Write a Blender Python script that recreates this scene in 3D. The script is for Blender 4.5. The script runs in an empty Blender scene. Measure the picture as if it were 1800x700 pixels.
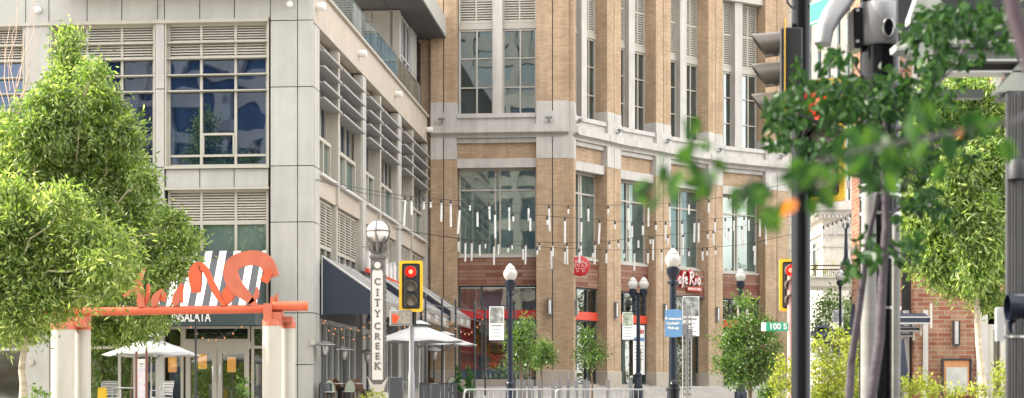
import bpy, math, random
import numpy as np
from mathutils import Vector, Matrix

R = random.Random(11)
S = bpy.context.scene
COL = S.collection
EYE, F = 1.6, 3000.0           # camera height (m), focal length in photo pixels
PI = math.pi


def gz(y):
    """height of the gently rising street at depth y"""
    return 0.0 if y < 20 else min(2.1, 0.0309 * (y - 20))


def P(px, py, D):
    return Vector(((px - 900) * D / F, D, EYE + (700 - py) * D / F))


# ------------------------------------------------------------------ materials
MATS = {}


def _new(name):
    m = bpy.data.materials.new(name)
    m.use_nodes = True
    nt = m.node_tree
    nt.nodes.clear()
    out = nt.nodes.new('ShaderNodeOutputMaterial')
    MATS[name] = m
    return m, nt, out


def N(nt, t, **kw):
    n = nt.nodes.new(t)
    for k, v in kw.items():
        if k.startswith('i_'):
            n.inputs[k[2:].replace('_', ' ')].default_value = v
        else:
            setattr(n, k, v)
    return n


def c4(c):
    return (c[0], c[1], c[2], 1.0)


def ramp(nt, fac, stops):
    r = N(nt, 'ShaderNodeValToRGB')
    e = r.color_ramp.elements
    e[0].position, e[0].color = stops[0][0], c4(stops[0][1])
    e[1].position, e[1].color = stops[-1][0], c4(stops[-1][1])
    for p, c in stops[1:-1]:
        x = e.new(p)
        x.color = c4(c)
    nt.links.new(fac, r.inputs[0])
    return r.outputs[0]


def noise(nt, scale, detail=3, coord='UV', vscale=None, rough=.55):
    tc = N(nt, 'ShaderNodeTexCoord')
    src = tc.outputs[coord]
    if vscale:
        mp = N(nt, 'ShaderNodeMapping')
        mp.inputs['Scale'].default_value = vscale
        nt.links.new(src, mp.inputs[0])
        src = mp.outputs[0]
    n = N(nt, 'ShaderNodeTexNoise')
    n.inputs['Scale'].default_value = scale
    n.inputs['Detail'].default_value = detail
    n.inputs['Roughness'].default_value = rough
    nt.links.new(src, n.inputs['Vector'])
    return n.outputs['Fac']


def plain(name, col, rough=.5, metal=0., var=.12, scale=1.3, bump=0., bscale=30, spec=.5, streak=0., coat=0., island=0.):
    """painted / stone / metal surface with slight weathering"""
    m, nt, out = _new(name)
    b = N(nt, 'ShaderNodeBsdfPrincipled')
    b.inputs['Roughness'].default_value = rough
    b.inputs['Metallic'].default_value = metal
    b.inputs['Specular IOR Level'].default_value = spec
    b.inputs['Coat Weight'].default_value = coat
    f = noise(nt, scale, 5)
    lo = tuple(max(0, x * (1 - var)) for x in col)
    hi = tuple(min(1, x * (1 + var * .8)) for x in col)
    c = ramp(nt, f, [(.3, lo), (.7, hi)])
    if streak:
        g = noise(nt, 1.0, 4, vscale=(3.2, .25, 1))
        s = ramp(nt, g, [(.35, (1 - streak,) * 3), (.62, (1, 1, 1))])
        mx = N(nt, 'ShaderNodeMixRGB', blend_type='MULTIPLY')
        mx.inputs[0].default_value = 1
        nt.links.new(c, mx.inputs[1]); nt.links.new(s, mx.inputs[2])
        c = mx.outputs[0]
    if island:              # every panel its own slightly different tone
        ge = N(nt, 'ShaderNodeNewGeometry')
        pr = ramp(nt, ge.outputs['Random Per Island'], [(0, (1 - island, 1 - island * .9, 1 - island * 1.15)), (1, (1 + island * .3,) * 3)])
        mi = N(nt, 'ShaderNodeMixRGB', blend_type='MULTIPLY')
        mi.inputs[0].default_value = 1
        nt.links.new(c, mi.inputs[1]); nt.links.new(pr, mi.inputs[2])
        c = mi.outputs[0]
    nt.links.new(c, b.inputs['Base Color'])
    if bump:
        bf = noise(nt, bscale, 4)
        bn = N(nt, 'ShaderNodeBump')
        bn.inputs['Strength'].default_value = bump
        bn.inputs['Distance'].default_value = .02
        nt.links.new(bf, bn.inputs['Height'])
        nt.links.new(bn.outputs[0], b.inputs['Normal'])
    nt.links.new(b.outputs[0], out.inputs[0])
    return m


def bricks(name, c1, c2, mortar, w=.3, h=.1, ms=.012, rough=.85, var=.05, bias=0., stain=.07):
    m, nt, out = _new(name)
    b = N(nt, 'ShaderNodeBsdfPrincipled')
    b.inputs['Roughness'].default_value = rough
    b.inputs['Specular IOR Level'].default_value = .2
    tc = N(nt, 'ShaderNodeTexCoord')
    t = N(nt, 'ShaderNodeTexBrick')
    t.inputs['Color1'].default_value = c4(c1)
    t.inputs['Color2'].default_value = c4(c2)
    t.inputs['Mortar'].default_value = c4(mortar)
    t.inputs['Scale'].default_value = 1
    t.inputs['Mortar Size'].default_value = ms
    t.inputs['Mortar Smooth'].default_value = .2
    t.inputs['Bias'].default_value = bias
    t.inputs['Brick Width'].default_value = w
    t.inputs['Row Height'].default_value = h
    nt.links.new(tc.outputs['UV'], t.inputs['Vector'])
    f = noise(nt, .9, 5)
    s = ramp(nt, f, [(.3, (1 - stain - var,) * 3), (.7, (1 + 0, 1, 1))])
    mx = N(nt, 'ShaderNodeMixRGB', blend_type='MULTIPLY')
    mx.inputs[0].default_value = 1
    nt.links.new(t.outputs['Color'], mx.inputs[1]); nt.links.new(s, mx.inputs[2])
    nt.links.new(mx.outputs[0], b.inputs['Base Color'])
    g = noise(nt, 1.0, 4, vscale=(2.2, .16, 1))
    sr = ramp(nt, g, [(.36, (.84, .82, .80)), (.6, (1, 1, 1))])
    m3 = N(nt, 'ShaderNodeMixRGB', blend_type='MULTIPLY')
    m3.inputs[0].default_value = 1
    nt.links.new(mx.outputs[0], m3.inputs[1]); nt.links.new(sr, m3.inputs[2])
    nt.links.new(m3.outputs[0], b.inputs['Base Color'])
    bn = N(nt, 'ShaderNodeBump', invert=True)
    bn.inputs['Strength'].default_value = .5
    bn.inputs['Distance'].default_value = .01
    nt.links.new(t.outputs['Fac'], bn.inputs['Height'])
    nt.links.new(bn.outputs[0], b.inputs['Normal'])
    nt.links.new(b.outputs[0], out.inputs[0])
    return m


def glass(name, inner, refl=.3, tint=(.9, .95, 1), see=0., wob=.25, wscale=.9, inner2=None):
    """window glass: partly mirror (fresnel), partly the dim room (or real see-through) behind it"""
    m, nt, out = _new(name)
    gl = N(nt, 'ShaderNodeBsdfGlossy')
    gl.inputs['Roughness'].default_value = .015
    gl.inputs['Color'].default_value = c4(tint)
    f = noise(nt, wscale, 1.5)
    bn = N(nt, 'ShaderNodeBump')
    bn.inputs['Strength'].default_value = wob
    bn.inputs['Distance'].default_value = .03
    nt.links.new(f, bn.inputs['Height'])
    nt.links.new(bn.outputs[0], gl.inputs['Normal'])
    df = N(nt, 'ShaderNodeBsdfDiffuse')
    g = noise(nt, .55, 2, vscale=(1.6, .5, 1))
    i2 = inner2 or tuple(x * .45 for x in inner)
    nt.links.new(ramp(nt, g, [(.4, i2), (.62, inner)]), df.inputs[0])
    base = df.outputs[0]
    if see:
        tr = N(nt, 'ShaderNodeBsdfTransparent')
        tr.inputs[0].default_value = c4((.8, .86, .84))
        mm = N(nt, 'ShaderNodeMixShader')
        mm.inputs[0].default_value = see
        nt.links.new(df.outputs[0], mm.inputs[1]); nt.links.new(tr.outputs[0], mm.inputs[2])
        base = mm.outputs[0]
    lw = N(nt, 'ShaderNodeLayerWeight')
    lw.inputs['Blend'].default_value = .25
    ma = N(nt, 'ShaderNodeMath', operation='MULTIPLY_ADD')
    ma.inputs[1].default_value = .8; ma.inputs[2].default_value = refl
    ma.use_clamp = True
    nt.links.new(lw.outputs['Fresnel'], ma.inputs[0])
    mix = N(nt, 'ShaderNodeMixShader')
    nt.links.new(ma.outputs[0], mix.inputs[0])
    nt.links.new(base, mix.inputs[1]); nt.links.new(gl.outputs[0], mix.inputs[2])
    nt.links.new(mix.outputs[0], out.inputs[0])
    return m


def emit(name, col, strength):
    m, nt, out = _new(name)
    e = N(nt, 'ShaderNodeEmission')
    e.inputs[0].default_value = c4(col); e.inputs[1].default_value = strength
    nt.links.new(e.outputs[0], out.inputs[0])
    return m


def leaf(name, dark, mid, light, trans=.45, tcol=None, gloss=.03, rare=None):
    m, nt, out = _new(name)
    ge = N(nt, 'ShaderNodeNewGeometry')
    stops = [(0, dark), (.5, mid), (.94, light)]
    if rare:
        stops += [(.965, light), (.97, rare), (1, rare)]
    c = ramp(nt, ge.outputs['Random Per Island'], stops)
    df = N(nt, 'ShaderNodeBsdfDiffuse'); nt.links.new(c, df.inputs[0])
    tr = N(nt, 'ShaderNodeBsdfTranslucent')
    mx = N(nt, 'ShaderNodeMixRGB', blend_type='MULTIPLY'); mx.inputs[0].default_value = 1
    nt.links.new(c, mx.inputs[1]); mx.inputs[2].default_value = c4(tcol or (2.0, 2.0, .8))
    nt.links.new(mx.outputs[0], tr.inputs[0])
    ms = N(nt, 'ShaderNodeMixShader'); ms.inputs[0].default_value = trans
    nt.links.new(df.outputs[0], ms.inputs[1]); nt.links.new(tr.outputs[0], ms.inputs[2])
    gl = N(nt, 'ShaderNodeBsdfGlossy'); gl.inputs['Roughness'].default_value = .38
    m2 = N(nt, 'ShaderNodeMixShader'); m2.inputs[0].default_value = gloss
    nt.links.new(ms.outputs[0], m2.inputs[1]); nt.links.new(gl.outputs[0], m2.inputs[2])
    nt.links.new(m2.outputs[0], out.inputs[0])
    return m


def stripes(name, ca, cb, width, rough=.8):
    """woven awning stripes running along the UV's v axis"""
    m, nt, out = _new(name)
    b = N(nt, 'ShaderNodeBsdfPrincipled'); b.inputs['Roughness'].default_value = rough
    tc = N(nt, 'ShaderNodeTexCoord'); sp = N(nt, 'ShaderNodeSeparateXYZ')
    nt.links.new(tc.outputs['UV'], sp.inputs[0])
    a = N(nt, 'ShaderNodeMath', operation='DIVIDE'); a.inputs[1].default_value = width * 2
    nt.links.new(sp.outputs[0], a.inputs[0])
    fr = N(nt, 'ShaderNodeMath', operation='FRACT'); nt.links.new(a.outputs[0], fr.inputs[0])
    gt = N(nt, 'ShaderNodeMath', operation='GREATER_THAN'); gt.inputs[1].default_value = .5
    nt.links.new(fr.outputs[0], gt.inputs[0])
    mx = N(nt, 'ShaderNodeMixRGB'); mx.inputs[1].default_value = c4(ca); mx.inputs[2].default_value = c4(cb)
    nt.links.new(gt.outputs[0], mx.inputs[0]); nt.links.new(mx.outputs[0], b.inputs['Base Color'])
    nt.links.new(b.outputs[0], out.inputs[0])
    return m


def mottled(name, stops, scale, rough=.6, kind='noise', vscale=None):
    m, nt, out = _new(name)
    b = N(nt, 'ShaderNodeBsdfPrincipled'); b.inputs['Roughness'].default_value = rough
    if kind == 'noise':
        f = noise(nt, scale, 6, vscale=vscale)
        c = ramp(nt, f, stops)
    else:
        tc = N(nt, 'ShaderNodeTexCoord'); v = N(nt, 'ShaderNodeTexVoronoi'); v.inputs['Scale'].default_value = scale
        nt.links.new(tc.outputs['UV'], v.inputs['Vector'])
        sp = N(nt, 'ShaderNodeSeparateColor'); nt.links.new(v.outputs['Color'], sp.inputs[0])
        c = ramp(nt, sp.outputs[0], stops)
    nt.links.new(c, b.inputs['Base Color']); nt.links.new(b.outputs[0], out.inputs[0])
    return m


plain('cream_cladding', (.43, .42, .395), .45, var=.06, streak=.10, island=.07)
plain('warm_cladding', (.46, .395, .33), .5, var=.05, streak=.08, island=.05)
plain('seam_dark', (.12, .115, .11), .8)
plain('cream_frame', (.43, .405, .35), .4, var=.05)
plain('pale_metal', (.56, .56, .55), .35, var=.06)
plain('louvre_cream', (.50, .47, .41), .5, var=.08)
plain('soffit_grey', (.085, .088, .095), .6, var=.1)
plain('core_dark', (.03, .03, .032), .9)
plain('white_stone', (.50, .475, .445), .7, var=.09, streak=.16, bump=.1)
plain('shelf_metal', (.33, .33, .33), .4, var=.08)
plain('beige_stone', (.52, .49, .43), .75, var=.09, streak=.12, bump=.1)
plain('plinth_stone', (.40, .345, .285), .7, var=.12, bump=.15)
bricks('tan_brick', (.45, .305, .19), (.55, .405, .27), (.42, .325, .24), stain=.16)
bricks('red_brick', (.27, .10, .06), (.38, .235, .15), (.36, .31, .25), w=.5, h=.16, ms=.014, bias=-.1)
bricks('cream_block', (.50, .46, .38), (.46, .42, .35), (.25, .23, .2), w=1.5, h=.75, ms=.02)
bricks('wood_plank', (.21, .075, .05), (.33, .21, .15), (.10, .05, .035), w=1.9, h=.19, ms=.012, rough=.5)
glass('blue_glass', (.010, .022, .052), .13, (.60, .72, .96), wob=.30, wscale=.5)
glass('tower_glass', (.03, .042, .042), .20, (.82, .92, .95), wob=.14, wscale=.55)
glass('teal_glass', (.12, .165, .148), .17, (.86, .96, .92), wob=.07, wscale=.6, inner2=(.05, .085, .082))
glass('shop_glass', (.015, .02, .02), .15, (.95, 1, .95), see=.8, wob=.06, wscale=.8)
glass('dusk_glass', (.022, .024, .028), .14, (.95, .97, 1), wob=.06, wscale=.8)
m = plain('teal_frame', (.05, .07, .075), .35)
plain('black_metal', (.006, .006, .008), .13, metal=0, var=.2, spec=.22)
plain('dark_metal', (.035, .037, .045), .4, var=.2)
plain('navy_metal', (.010, .014, .026), .3, var=.2, spec=.28)
plain('steel', (.45, .45, .45), .32, metal=.9, var=.15)
plain('grey_metal', (.22, .22, .225), .4, metal=.5, var=.15)
plain('galvanised', (.36, .365, .37), .45, metal=.5, var=.12)
plain('reflection_grey', (.27, .265, .25), .6, var=.2, scale=5, streak=.3)  # pale tone of the reflections added on the mast pole
plain('pink_steel', (.42, .24, .22), .4, metal=.2, var=.15)
plain('signal_yellow', (.78, .46, .02), .45, var=.12)
plain('signal_black', (.02, .02, .022), .5)
plain('visor_grey', (.095, .083, .07), .35, var=.25)
plain('lens_dim', (.30, .27, .22), .2, var=.4, scale=9)
emit('red_lamp', (1, .010, .006), 1.6)
emit('red_lamp_core', (1, .16, .10), 2.0)
emit('hand_orange', (1, .11, .04), .6)
emit('amber_bulb', (1, .42, .20), .42)
emit('amber_lantern', (1, .42, .09), .45)
plain('navy_fabric', (.030, .038, .058), .9, var=.12, scale=.6)
plain('grey_fabric', (.24, .235, .23), .9, var=.08, streak=.1)
plain('white_fabric', (.42, .42, .42), .9, var=.05, scale=.8)
plain('taupe_fabric', (.24, .21, .18), .9, var=.1)
plain('charcoal_fabric', (.055, .06, .07), .9, var=.12)
stripes('striped_fabric', (.045, .05, .06), (.66, .65, .62), .255)
plain('red_paint', (.50, .030, .035), .35, var=.08)
plain('red_sign', (.42, .005, .010), .4, var=.06)
plain('scarlet_paint', (.62, .07, .035), .4, var=.1)
plain('coral_paint', (.50, .135, .078), .42, var=.1, scale=2, streak=.1)
plain('coral_bright', (.54, .10, .04), .42, var=.1, scale=2)
plain('white_paint', (.66, .65, .63), .5, var=.04)
plain('cream_concrete', (.43, .41, .36), .75, var=.06, bump=.1)
plain('sign_white', (.80, .80, .78), .5, var=.02)
plain('sign_green', (.015, .30, .17), .4, var=.05)
plain('sign_blue', (.11, .24, .43), .45, var=.05)
plain('globe_white', (.70, .69, .66), .18, var=.03, coat=.3)
plain('globe_pearl', (.40, .39, .37), .2, var=.05, coat=.3)
plain('monument_grey', (.12, .112, .105), .5, var=.2, scale=4)
plain('monument_panel', (.60, .58, .54), .6, var=.06)
plain('tube_white', (.72, .72, .70), .4, var=.03)
plain('bark_pale', (.50, .43, .33), .85, var=.3, scale=6, bump=.5, bscale=18)
plain('bark_grey', (.075, .062, .075), .85, var=.3, scale=9, bump=.6, bscale=24)
plain('bark_brown', (.13, .09, .06), .9, var=.3, scale=6, bump=.5, bscale=18)
plain('twig_tan', (.52, .37, .28), .8, var=.2)
plain('post_metal', (.10, .10, .105), .3, metal=.3, var=.15)
plain('bark_purple', (.05, .033, .045), .8, var=.25, scale=8)
plain('wicker', (.17, .085, .05), .7, var=.3, scale=14)
plain('sage_paint', (.34, .38, .30), .6, var=.12)
plain('table_top', (.45, .44, .42), .4)
plain('chair_silver', (.50, .51, .53), .35, metal=.5)
plain('interior_wall', (.20, .15, .10), .9, var=.3, scale=.8)
plain('interior_red', (.36, .035, .035), .8, var=.2)
plain('copper', (.52, .24, .10), .4, metal=.2, var=.15)
plain('frosted', (.46, .46, .42), .3, var=.2, scale=2.5)
plain('olive_curtain', (.36, .35, .25), .9, var=.25, scale=3)
plain('planter_dark', (.05, .045, .04), .7)
plain('shelter_plate', (.40, .43, .39), .5, var=.15, streak=.2)
plain('shelter_steel', (.13, .145, .135), .4, metal=.1, var=.1, streak=.15)
plain('shelter_dark', (.02, .022, .026), .5)
plain('yellow_plastic', (.75, .48, .02), .5)
plain('orange_plastic', (.75, .14, .03), .5)
plain('brown_post', (.21, .075, .06), .6, var=.15)
plain('asphalt', (.05, .05, .052), .9, var=.25, scale=.5, bump=.3, bscale=60)
bricks('paving', (.36, .345, .32), (.40, .38, .35), (.25, .24, .23), w=.9, h=.9, ms=.012)
plain('kerb_stone', (.38, .37, .35), .8, var=.1)
plain('road_paint', (.75, .74, .70), .7, var=.12)
plain('lamp_spot_red', (.80, .10, .05), .6)
mottled('photo_grey', [(.25, (.03, .03, .03)), (.5, (.22, .23, .22)), (.75, (.62, .63, .61))], 4.5)
mottled('photo_blue', [(.3, (.08, .07, .06)), (.5, (.30, .36, .26)), (.7, (.62, .62, .60))], 5)
mottled('photo_pink', [(.3, (.5, .52, .66)), (.55, (.72, .66, .68)), (.66, (.62, .10, .30)), (.8, (.72, .6, .45))], 3.2)
mottled('fruit_mural', [(0, (.10, .20, .03)), (.25, (.55, .10, .02)), (.45, (.62, .42, .06)), (.62, (.16, .03, .12)), (.8, (.30, .36, .06)), (1, (.60, .2, .03))], 5, kind='voronoi')
leaf('leaf_elm', (.050, .10, .022), (.148, .222, .056), (.35, .40, .19), .5, (1.9, 2.0, .8))
leaf('leaf_elm_pale', (.068, .12, .028), (.172, .24, .068), (.38, .42, .21), .5, (1.9, 2.0, .8))
leaf('leaf_right', (.045, .095, .022), (.145, .222, .058), (.35, .41, .20), .5, (1.9, 2.0, .8))
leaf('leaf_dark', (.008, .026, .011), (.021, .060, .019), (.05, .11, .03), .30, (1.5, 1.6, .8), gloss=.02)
leaf('leaf_small', (.035, .08, .022), (.07, .13, .034), (.13, .20, .06), .42)
leaf('leaf_shrub', (.09, .12, .018), (.19, .23, .03), (.32, .34, .08), .5)
leaf('leaf_topiary', (.02, .08, .02), (.04, .14, .03), (.08, .2, .05), .3)
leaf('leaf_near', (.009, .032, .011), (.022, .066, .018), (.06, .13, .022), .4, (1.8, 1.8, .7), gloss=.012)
leaf('leaf_orange', (.42, .10, .02), (.55, .17, .03), (.6, .24, .04), .5)


# ------------------------------------------------------------------ mesh building
class MB:
    def __init__(self, M=None):
        self.v, self.f, self.s = [], [], []
        self.M = M or Matrix.Identity(4)

    def _add(self, vs, fs, smooth=False):
        o = len(self.v)
        M = self.M
        self.v += [M @ Vector(p) for p in vs]
        self.f += [tuple(i + o for i in f) for f in fs]
        self.s += [smooth] * len(fs)
        return self

    def box(self, x0, x1, y0, y1, z0, z1):
        vs = [(x0, y0, z0), (x1, y0, z0), (x1, y1, z0), (x0, y1, z0), (x0, y0, z1), (x1, y0, z1), (x1, y1, z1), (x0, y1, z1)]
        return self._add(vs, [(0, 3, 2, 1), (4, 5, 6, 7), (0, 1, 5, 4), (1, 2, 6, 5), (2, 3, 7, 6), (3, 0, 4, 7)])

    def cbox(self, x0, x1, y0, y1, z0, z1, c=.01):
        """box with chamfered vertical and top edges"""
        pts = [(x0 + c, y0), (x1 - c, y0), (x1, y0 + c), (x1, y1 - c), (x1 - c, y1), (x0 + c, y1), (x0, y1 - c), (x0, y0 + c)]
        cx, cy = (x0 + x1) / 2, (y0 + y1) / 2
        ins = [(x + (c if x < cx else -c) * (abs(x - cx) > 1e-9), y + (c if y < cy else -c)) for x, y in pts]
        n = 8
        vs = [(x, y, z0) for x, y in pts] + [(x, y, z1 - c) for x, y in pts] + [(x, y, z1) for x, y in ins]
        fs = [(i, (i + 1) % n, n + (i + 1) % n, n + i) for i in range(n)]
        fs += [(n + i, n + (i + 1) % n, 2 * n + (i + 1) % n, 2 * n + i) for i in range(n)]
        fs += [tuple(range(2 * n, 3 * n)), tuple(reversed(range(n)))]
        return self._add(vs, fs)

    def poly(self, pts):
        return self._add(pts, [tuple(range(len(pts)))])

    def prism(self, pts, d):
        """closed polygon (3-D points) pushed along vector d"""
        n = len(pts)
        a = [Vector(p) for p in pts]
        d = Vector(d)
        vs = a + [p + d for p in a]
        fs = [tuple(reversed(range(n))), tuple(range(n, 2 * n))] + [(i, (i + 1) % n, n + (i + 1) % n, n + i) for i in range(n)]
        return self._add(vs, fs)

    def tube(self, pts, r, n=8, cap=True):
        pts = [Vector(p) for p in pts]
        rs = r if isinstance(r, (list, tuple)) else [r] * len(pts)
        t0 = (pts[1] - pts[0]).normalized()
        u = t0.orthogonal().normalized()
        vs = []
        for i, p in enumerate(pts):
            t = (pts[min(i + 1, len(pts) - 1)] - pts[max(i - 1, 0)])
            if t.length < 1e-9:
                t = t0
            t = t.normalized()
            u = (u - t * u.dot(t))
            u = u.normalized() if u.length > 1e-6 else t.orthogonal().normalized()
            w = t.cross(u)
            for k in range(n):
                a = 2 * PI * k / n
                vs.append(p + (u * math.cos(a) + w * math.sin(a)) * rs[i])
        fs = []
        for i in range(len(pts) - 1):
            for k in range(n):
                fs.append((i * n + k, i * n + (k + 1) % n, (i + 1) * n + (k + 1) % n, (i + 1) * n + k))
        self._add(vs, fs, True)
        if cap:
            o = len(self.v) - len(vs)
            self.f += [tuple(o + k for k in reversed(range(n))), tuple(o + (len(pts) - 1) * n + k for k in range(n))]
            self.s += [False, False]
        return self

    def lathe(self, prof, c=(0, 0, 0), n=16, axis='z', sharp=False):
        c = Vector(c)
        vs = []
        for r, z in prof:
            for k in range(n):
                a = 2 * PI * k / n
                x, y = r * math.cos(a), r * math.sin(a)
                if axis == 'z':
                    vs.append(c + Vector((x, y, z)))
                elif axis == 'y':
                    vs.append(c + Vector((x, z, y)))
                else:
                    vs.append(c + Vector((z, x, y)))
        fs = []
        m = len(prof)
        for i in range(m - 1):
            for k in range(n):
                q = (i * n + k, i * n + (k + 1) % n, (i + 1) * n + (k + 1) % n, (i + 1) * n + k)
                fs.append(q if axis != 'y' else q[::-1])
        self._add(vs, fs, not sharp)
        o = len(self.v) - len(vs)
        self.f += [tuple(o + k for k in reversed(range(n))), tuple(o + (m - 1) * n + k for k in range(n))]
        self.s += [False, False]
        return self

    def ball(self, c, rx, ry=None, rz=None, n=14, m=9):
        ry = ry or rx
        rz = rz or rx
        vs = [(c[0], c[1], c[2] - rz)]
        for i in range(1, m):
            t = -PI / 2 + PI * i / m
            for k in range(n):
                a = 2 * PI * k / n
                vs.append((c[0] + rx * math.cos(t) * math.cos(a), c[1] + ry * math.cos(t) * math.sin(a), c[2] + rz * math.sin(t)))
        vs.append((c[0], c[1], c[2] + rz))
        fs = [(0, 1 + (k + 1) % n, 1 + k) for k in range(n)]
        for i in range(m - 2):
            for k in range(n):
                a = 1 + i * n
                fs.append((a + k, a + (k + 1) % n, a + n + (k + 1) % n, a + n + k))
        a = 1 + (m - 2) * n
        fs += [(a + k, a + (k + 1) % n, len(vs) - 1) for k in range(n)]
        return self._add(vs, fs, True)

    def ribbon(self, path, depth):
        """bent plate: path of (x, z, width) in the local x-z plane, pushed back by depth in y"""
        L, Rr = [], []
        for i, (x, z, w) in enumerate(path):
            a = path[max(i - 1, 0)]
            b = path[min(i + 1, len(path) - 1)]
            t = Vector((b[0] - a[0], b[1] - a[1]))
            t.normalize()
            nrm = Vector((-t.y, t.x))
            L.append((x + nrm.x * w / 2, z + nrm.y * w / 2))
            Rr.append((x - nrm.x * w / 2, z - nrm.y * w / 2))
        vs = []
        for (a, b) in zip(L, Rr):
            vs += [(a[0], 0, a[1]), (b[0], 0, b[1]), (b[0], depth, b[1]), (a[0], depth, a[1])]
        fs = [(0, 1, 2, 3)]
        for i in range(len(path) - 1):
            o = i * 4
            for k in range(4):
                fs.append((o + k, o + 4 + k, o + 4 + (k + 1) % 4, o + (k + 1) % 4))
        e = (len(path) - 1) * 4
        fs.append((e + 3, e + 2, e + 1, e))
        return self._add(vs, fs)

    def build(self, name, mat, parent=None, label=None):
        me = bpy.data.meshes.new(name)
        org = Vector((0, 0, 0))
        if parent is None and name not in ('ground', 'road', 'pavement', 'kerb', 'road_markings'):
            lo = [min(p[i] for p in self.v) for i in range(3)]
            hi = [max(p[i] for p in self.v) for i in range(3)]
            org = Vector(((lo[0] + hi[0]) / 2, (lo[1] + hi[1]) / 2, lo[2]))
        me.from_pydata([tuple(p - org) for p in self.v], [], self.f)
        me.polygons.foreach_set('use_smooth', self.s)
        me.update()
        me.set_sharp_from_angle(angle=math.radians(42))
        uv_box(me)
        me.materials.append(MATS[mat] if isinstance(mat, str) else mat)
        o = bpy.data.objects.new(name, me)
        COL.objects.link(o)
        o.location = org
        if parent:
            o.parent = parent
        if label:
            o['label'] = label
        return o


def uv_box(me):
    """metric box mapping: u along the wall, v up"""
    n = len(me.loops)
    uv = me.uv_layers.new(name='UVMap')
    co = np.empty(len(me.vertices) * 3); me.vertices.foreach_get('co', co); co = co.reshape(-1, 3)
    li = np.empty(n, dtype=np.int32); me.loops.foreach_get('vertex_index', li)
    nf = len(me.polygons)
    nr = np.empty(nf * 3); me.polygons.foreach_get('normal', nr); nr = nr.reshape(-1, 3)
    lt = np.empty(nf, dtype=np.int32); me.polygons.foreach_get('loop_total', lt)
    nl = np.repeat(nr, lt, axis=0)
    p = co[li]
    flat = np.abs(nl[:, 2]) > .75
    t = np.stack([-nl[:, 1], nl[:, 0]], 1)
    ln = np.linalg.norm(t, axis=1)
    ln[ln < 1e-6] = 1
    t /= ln[:, None]
    u = p[:, 0] * t[:, 0] + p[:, 1] * t[:, 1]
    v = p[:, 2].copy()
    u[flat] = p[flat, 0]
    v[flat] = p[flat, 1]
    uv.data.foreach_set('uv', np.stack([u, v], 1).astype(np.float32).ravel())


def thing(name, label, cat, loc=(0, 0, 0), rz=0., group=None):
    o = bpy.data.objects.new(name, None)
    COL.objects.link(o)
    o.empty_display_size = .2
    o.location = loc
    o.rotation_euler = (0, 0, rz)
    return tag(o, label, cat, group)


def tag(o, label, cat=None, group=None, kind=None):
    if label: o['label'] = label
    if cat: o['category'] = cat
    if group: o['group'] = group
    if kind: o['kind'] = kind
    return o


KIDS = {}


def copy_tree(o, label=None, loc=None, rz=None):
    def rec(a, par):
        c = a.copy()
        COL.objects.link(c)
        c.parent = par
        for ch in [k for k in bpy.data.objects if k.parent == a]:
            rec(ch, c)
        return c
    r = rec(o, None)
    if label: r['label'] = label
    if loc is not None: r.location = loc
    if rz is not None: r.rotation_euler = (0, 0, rz)
    return r


def text(name, body, size, mat, parent, M, extrude=.01, offset=0., shear=0., align='CENTER', spacing=1.):
    """lettering standing in the local x-z plane of matrix M, facing -y"""
    cu = bpy.data.curves.new(name, 'FONT')
    cu.body = body
    cu.size = size
    cu.extrude = extrude
    cu.offset = offset
    cu.shear = shear
    cu.align_x = align
    cu.align_y = 'CENTER'
    cu.space_character = spacing
    cu.materials.append(MATS[mat])
    q = bpy.data.objects.new(name, cu)
    me = bpy.data.meshes.new_from_object(q)
    bpy.data.objects.remove(q)
    o = bpy.data.objects.new(name, me)
    COL.objects.link(o)
    o.parent = parent
    o.matrix_local = M @ Matrix.Rotation(PI / 2, 4, 'X')
    return o


def T(x, y, z):
    return Matrix.Translation((x, y, z))


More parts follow.
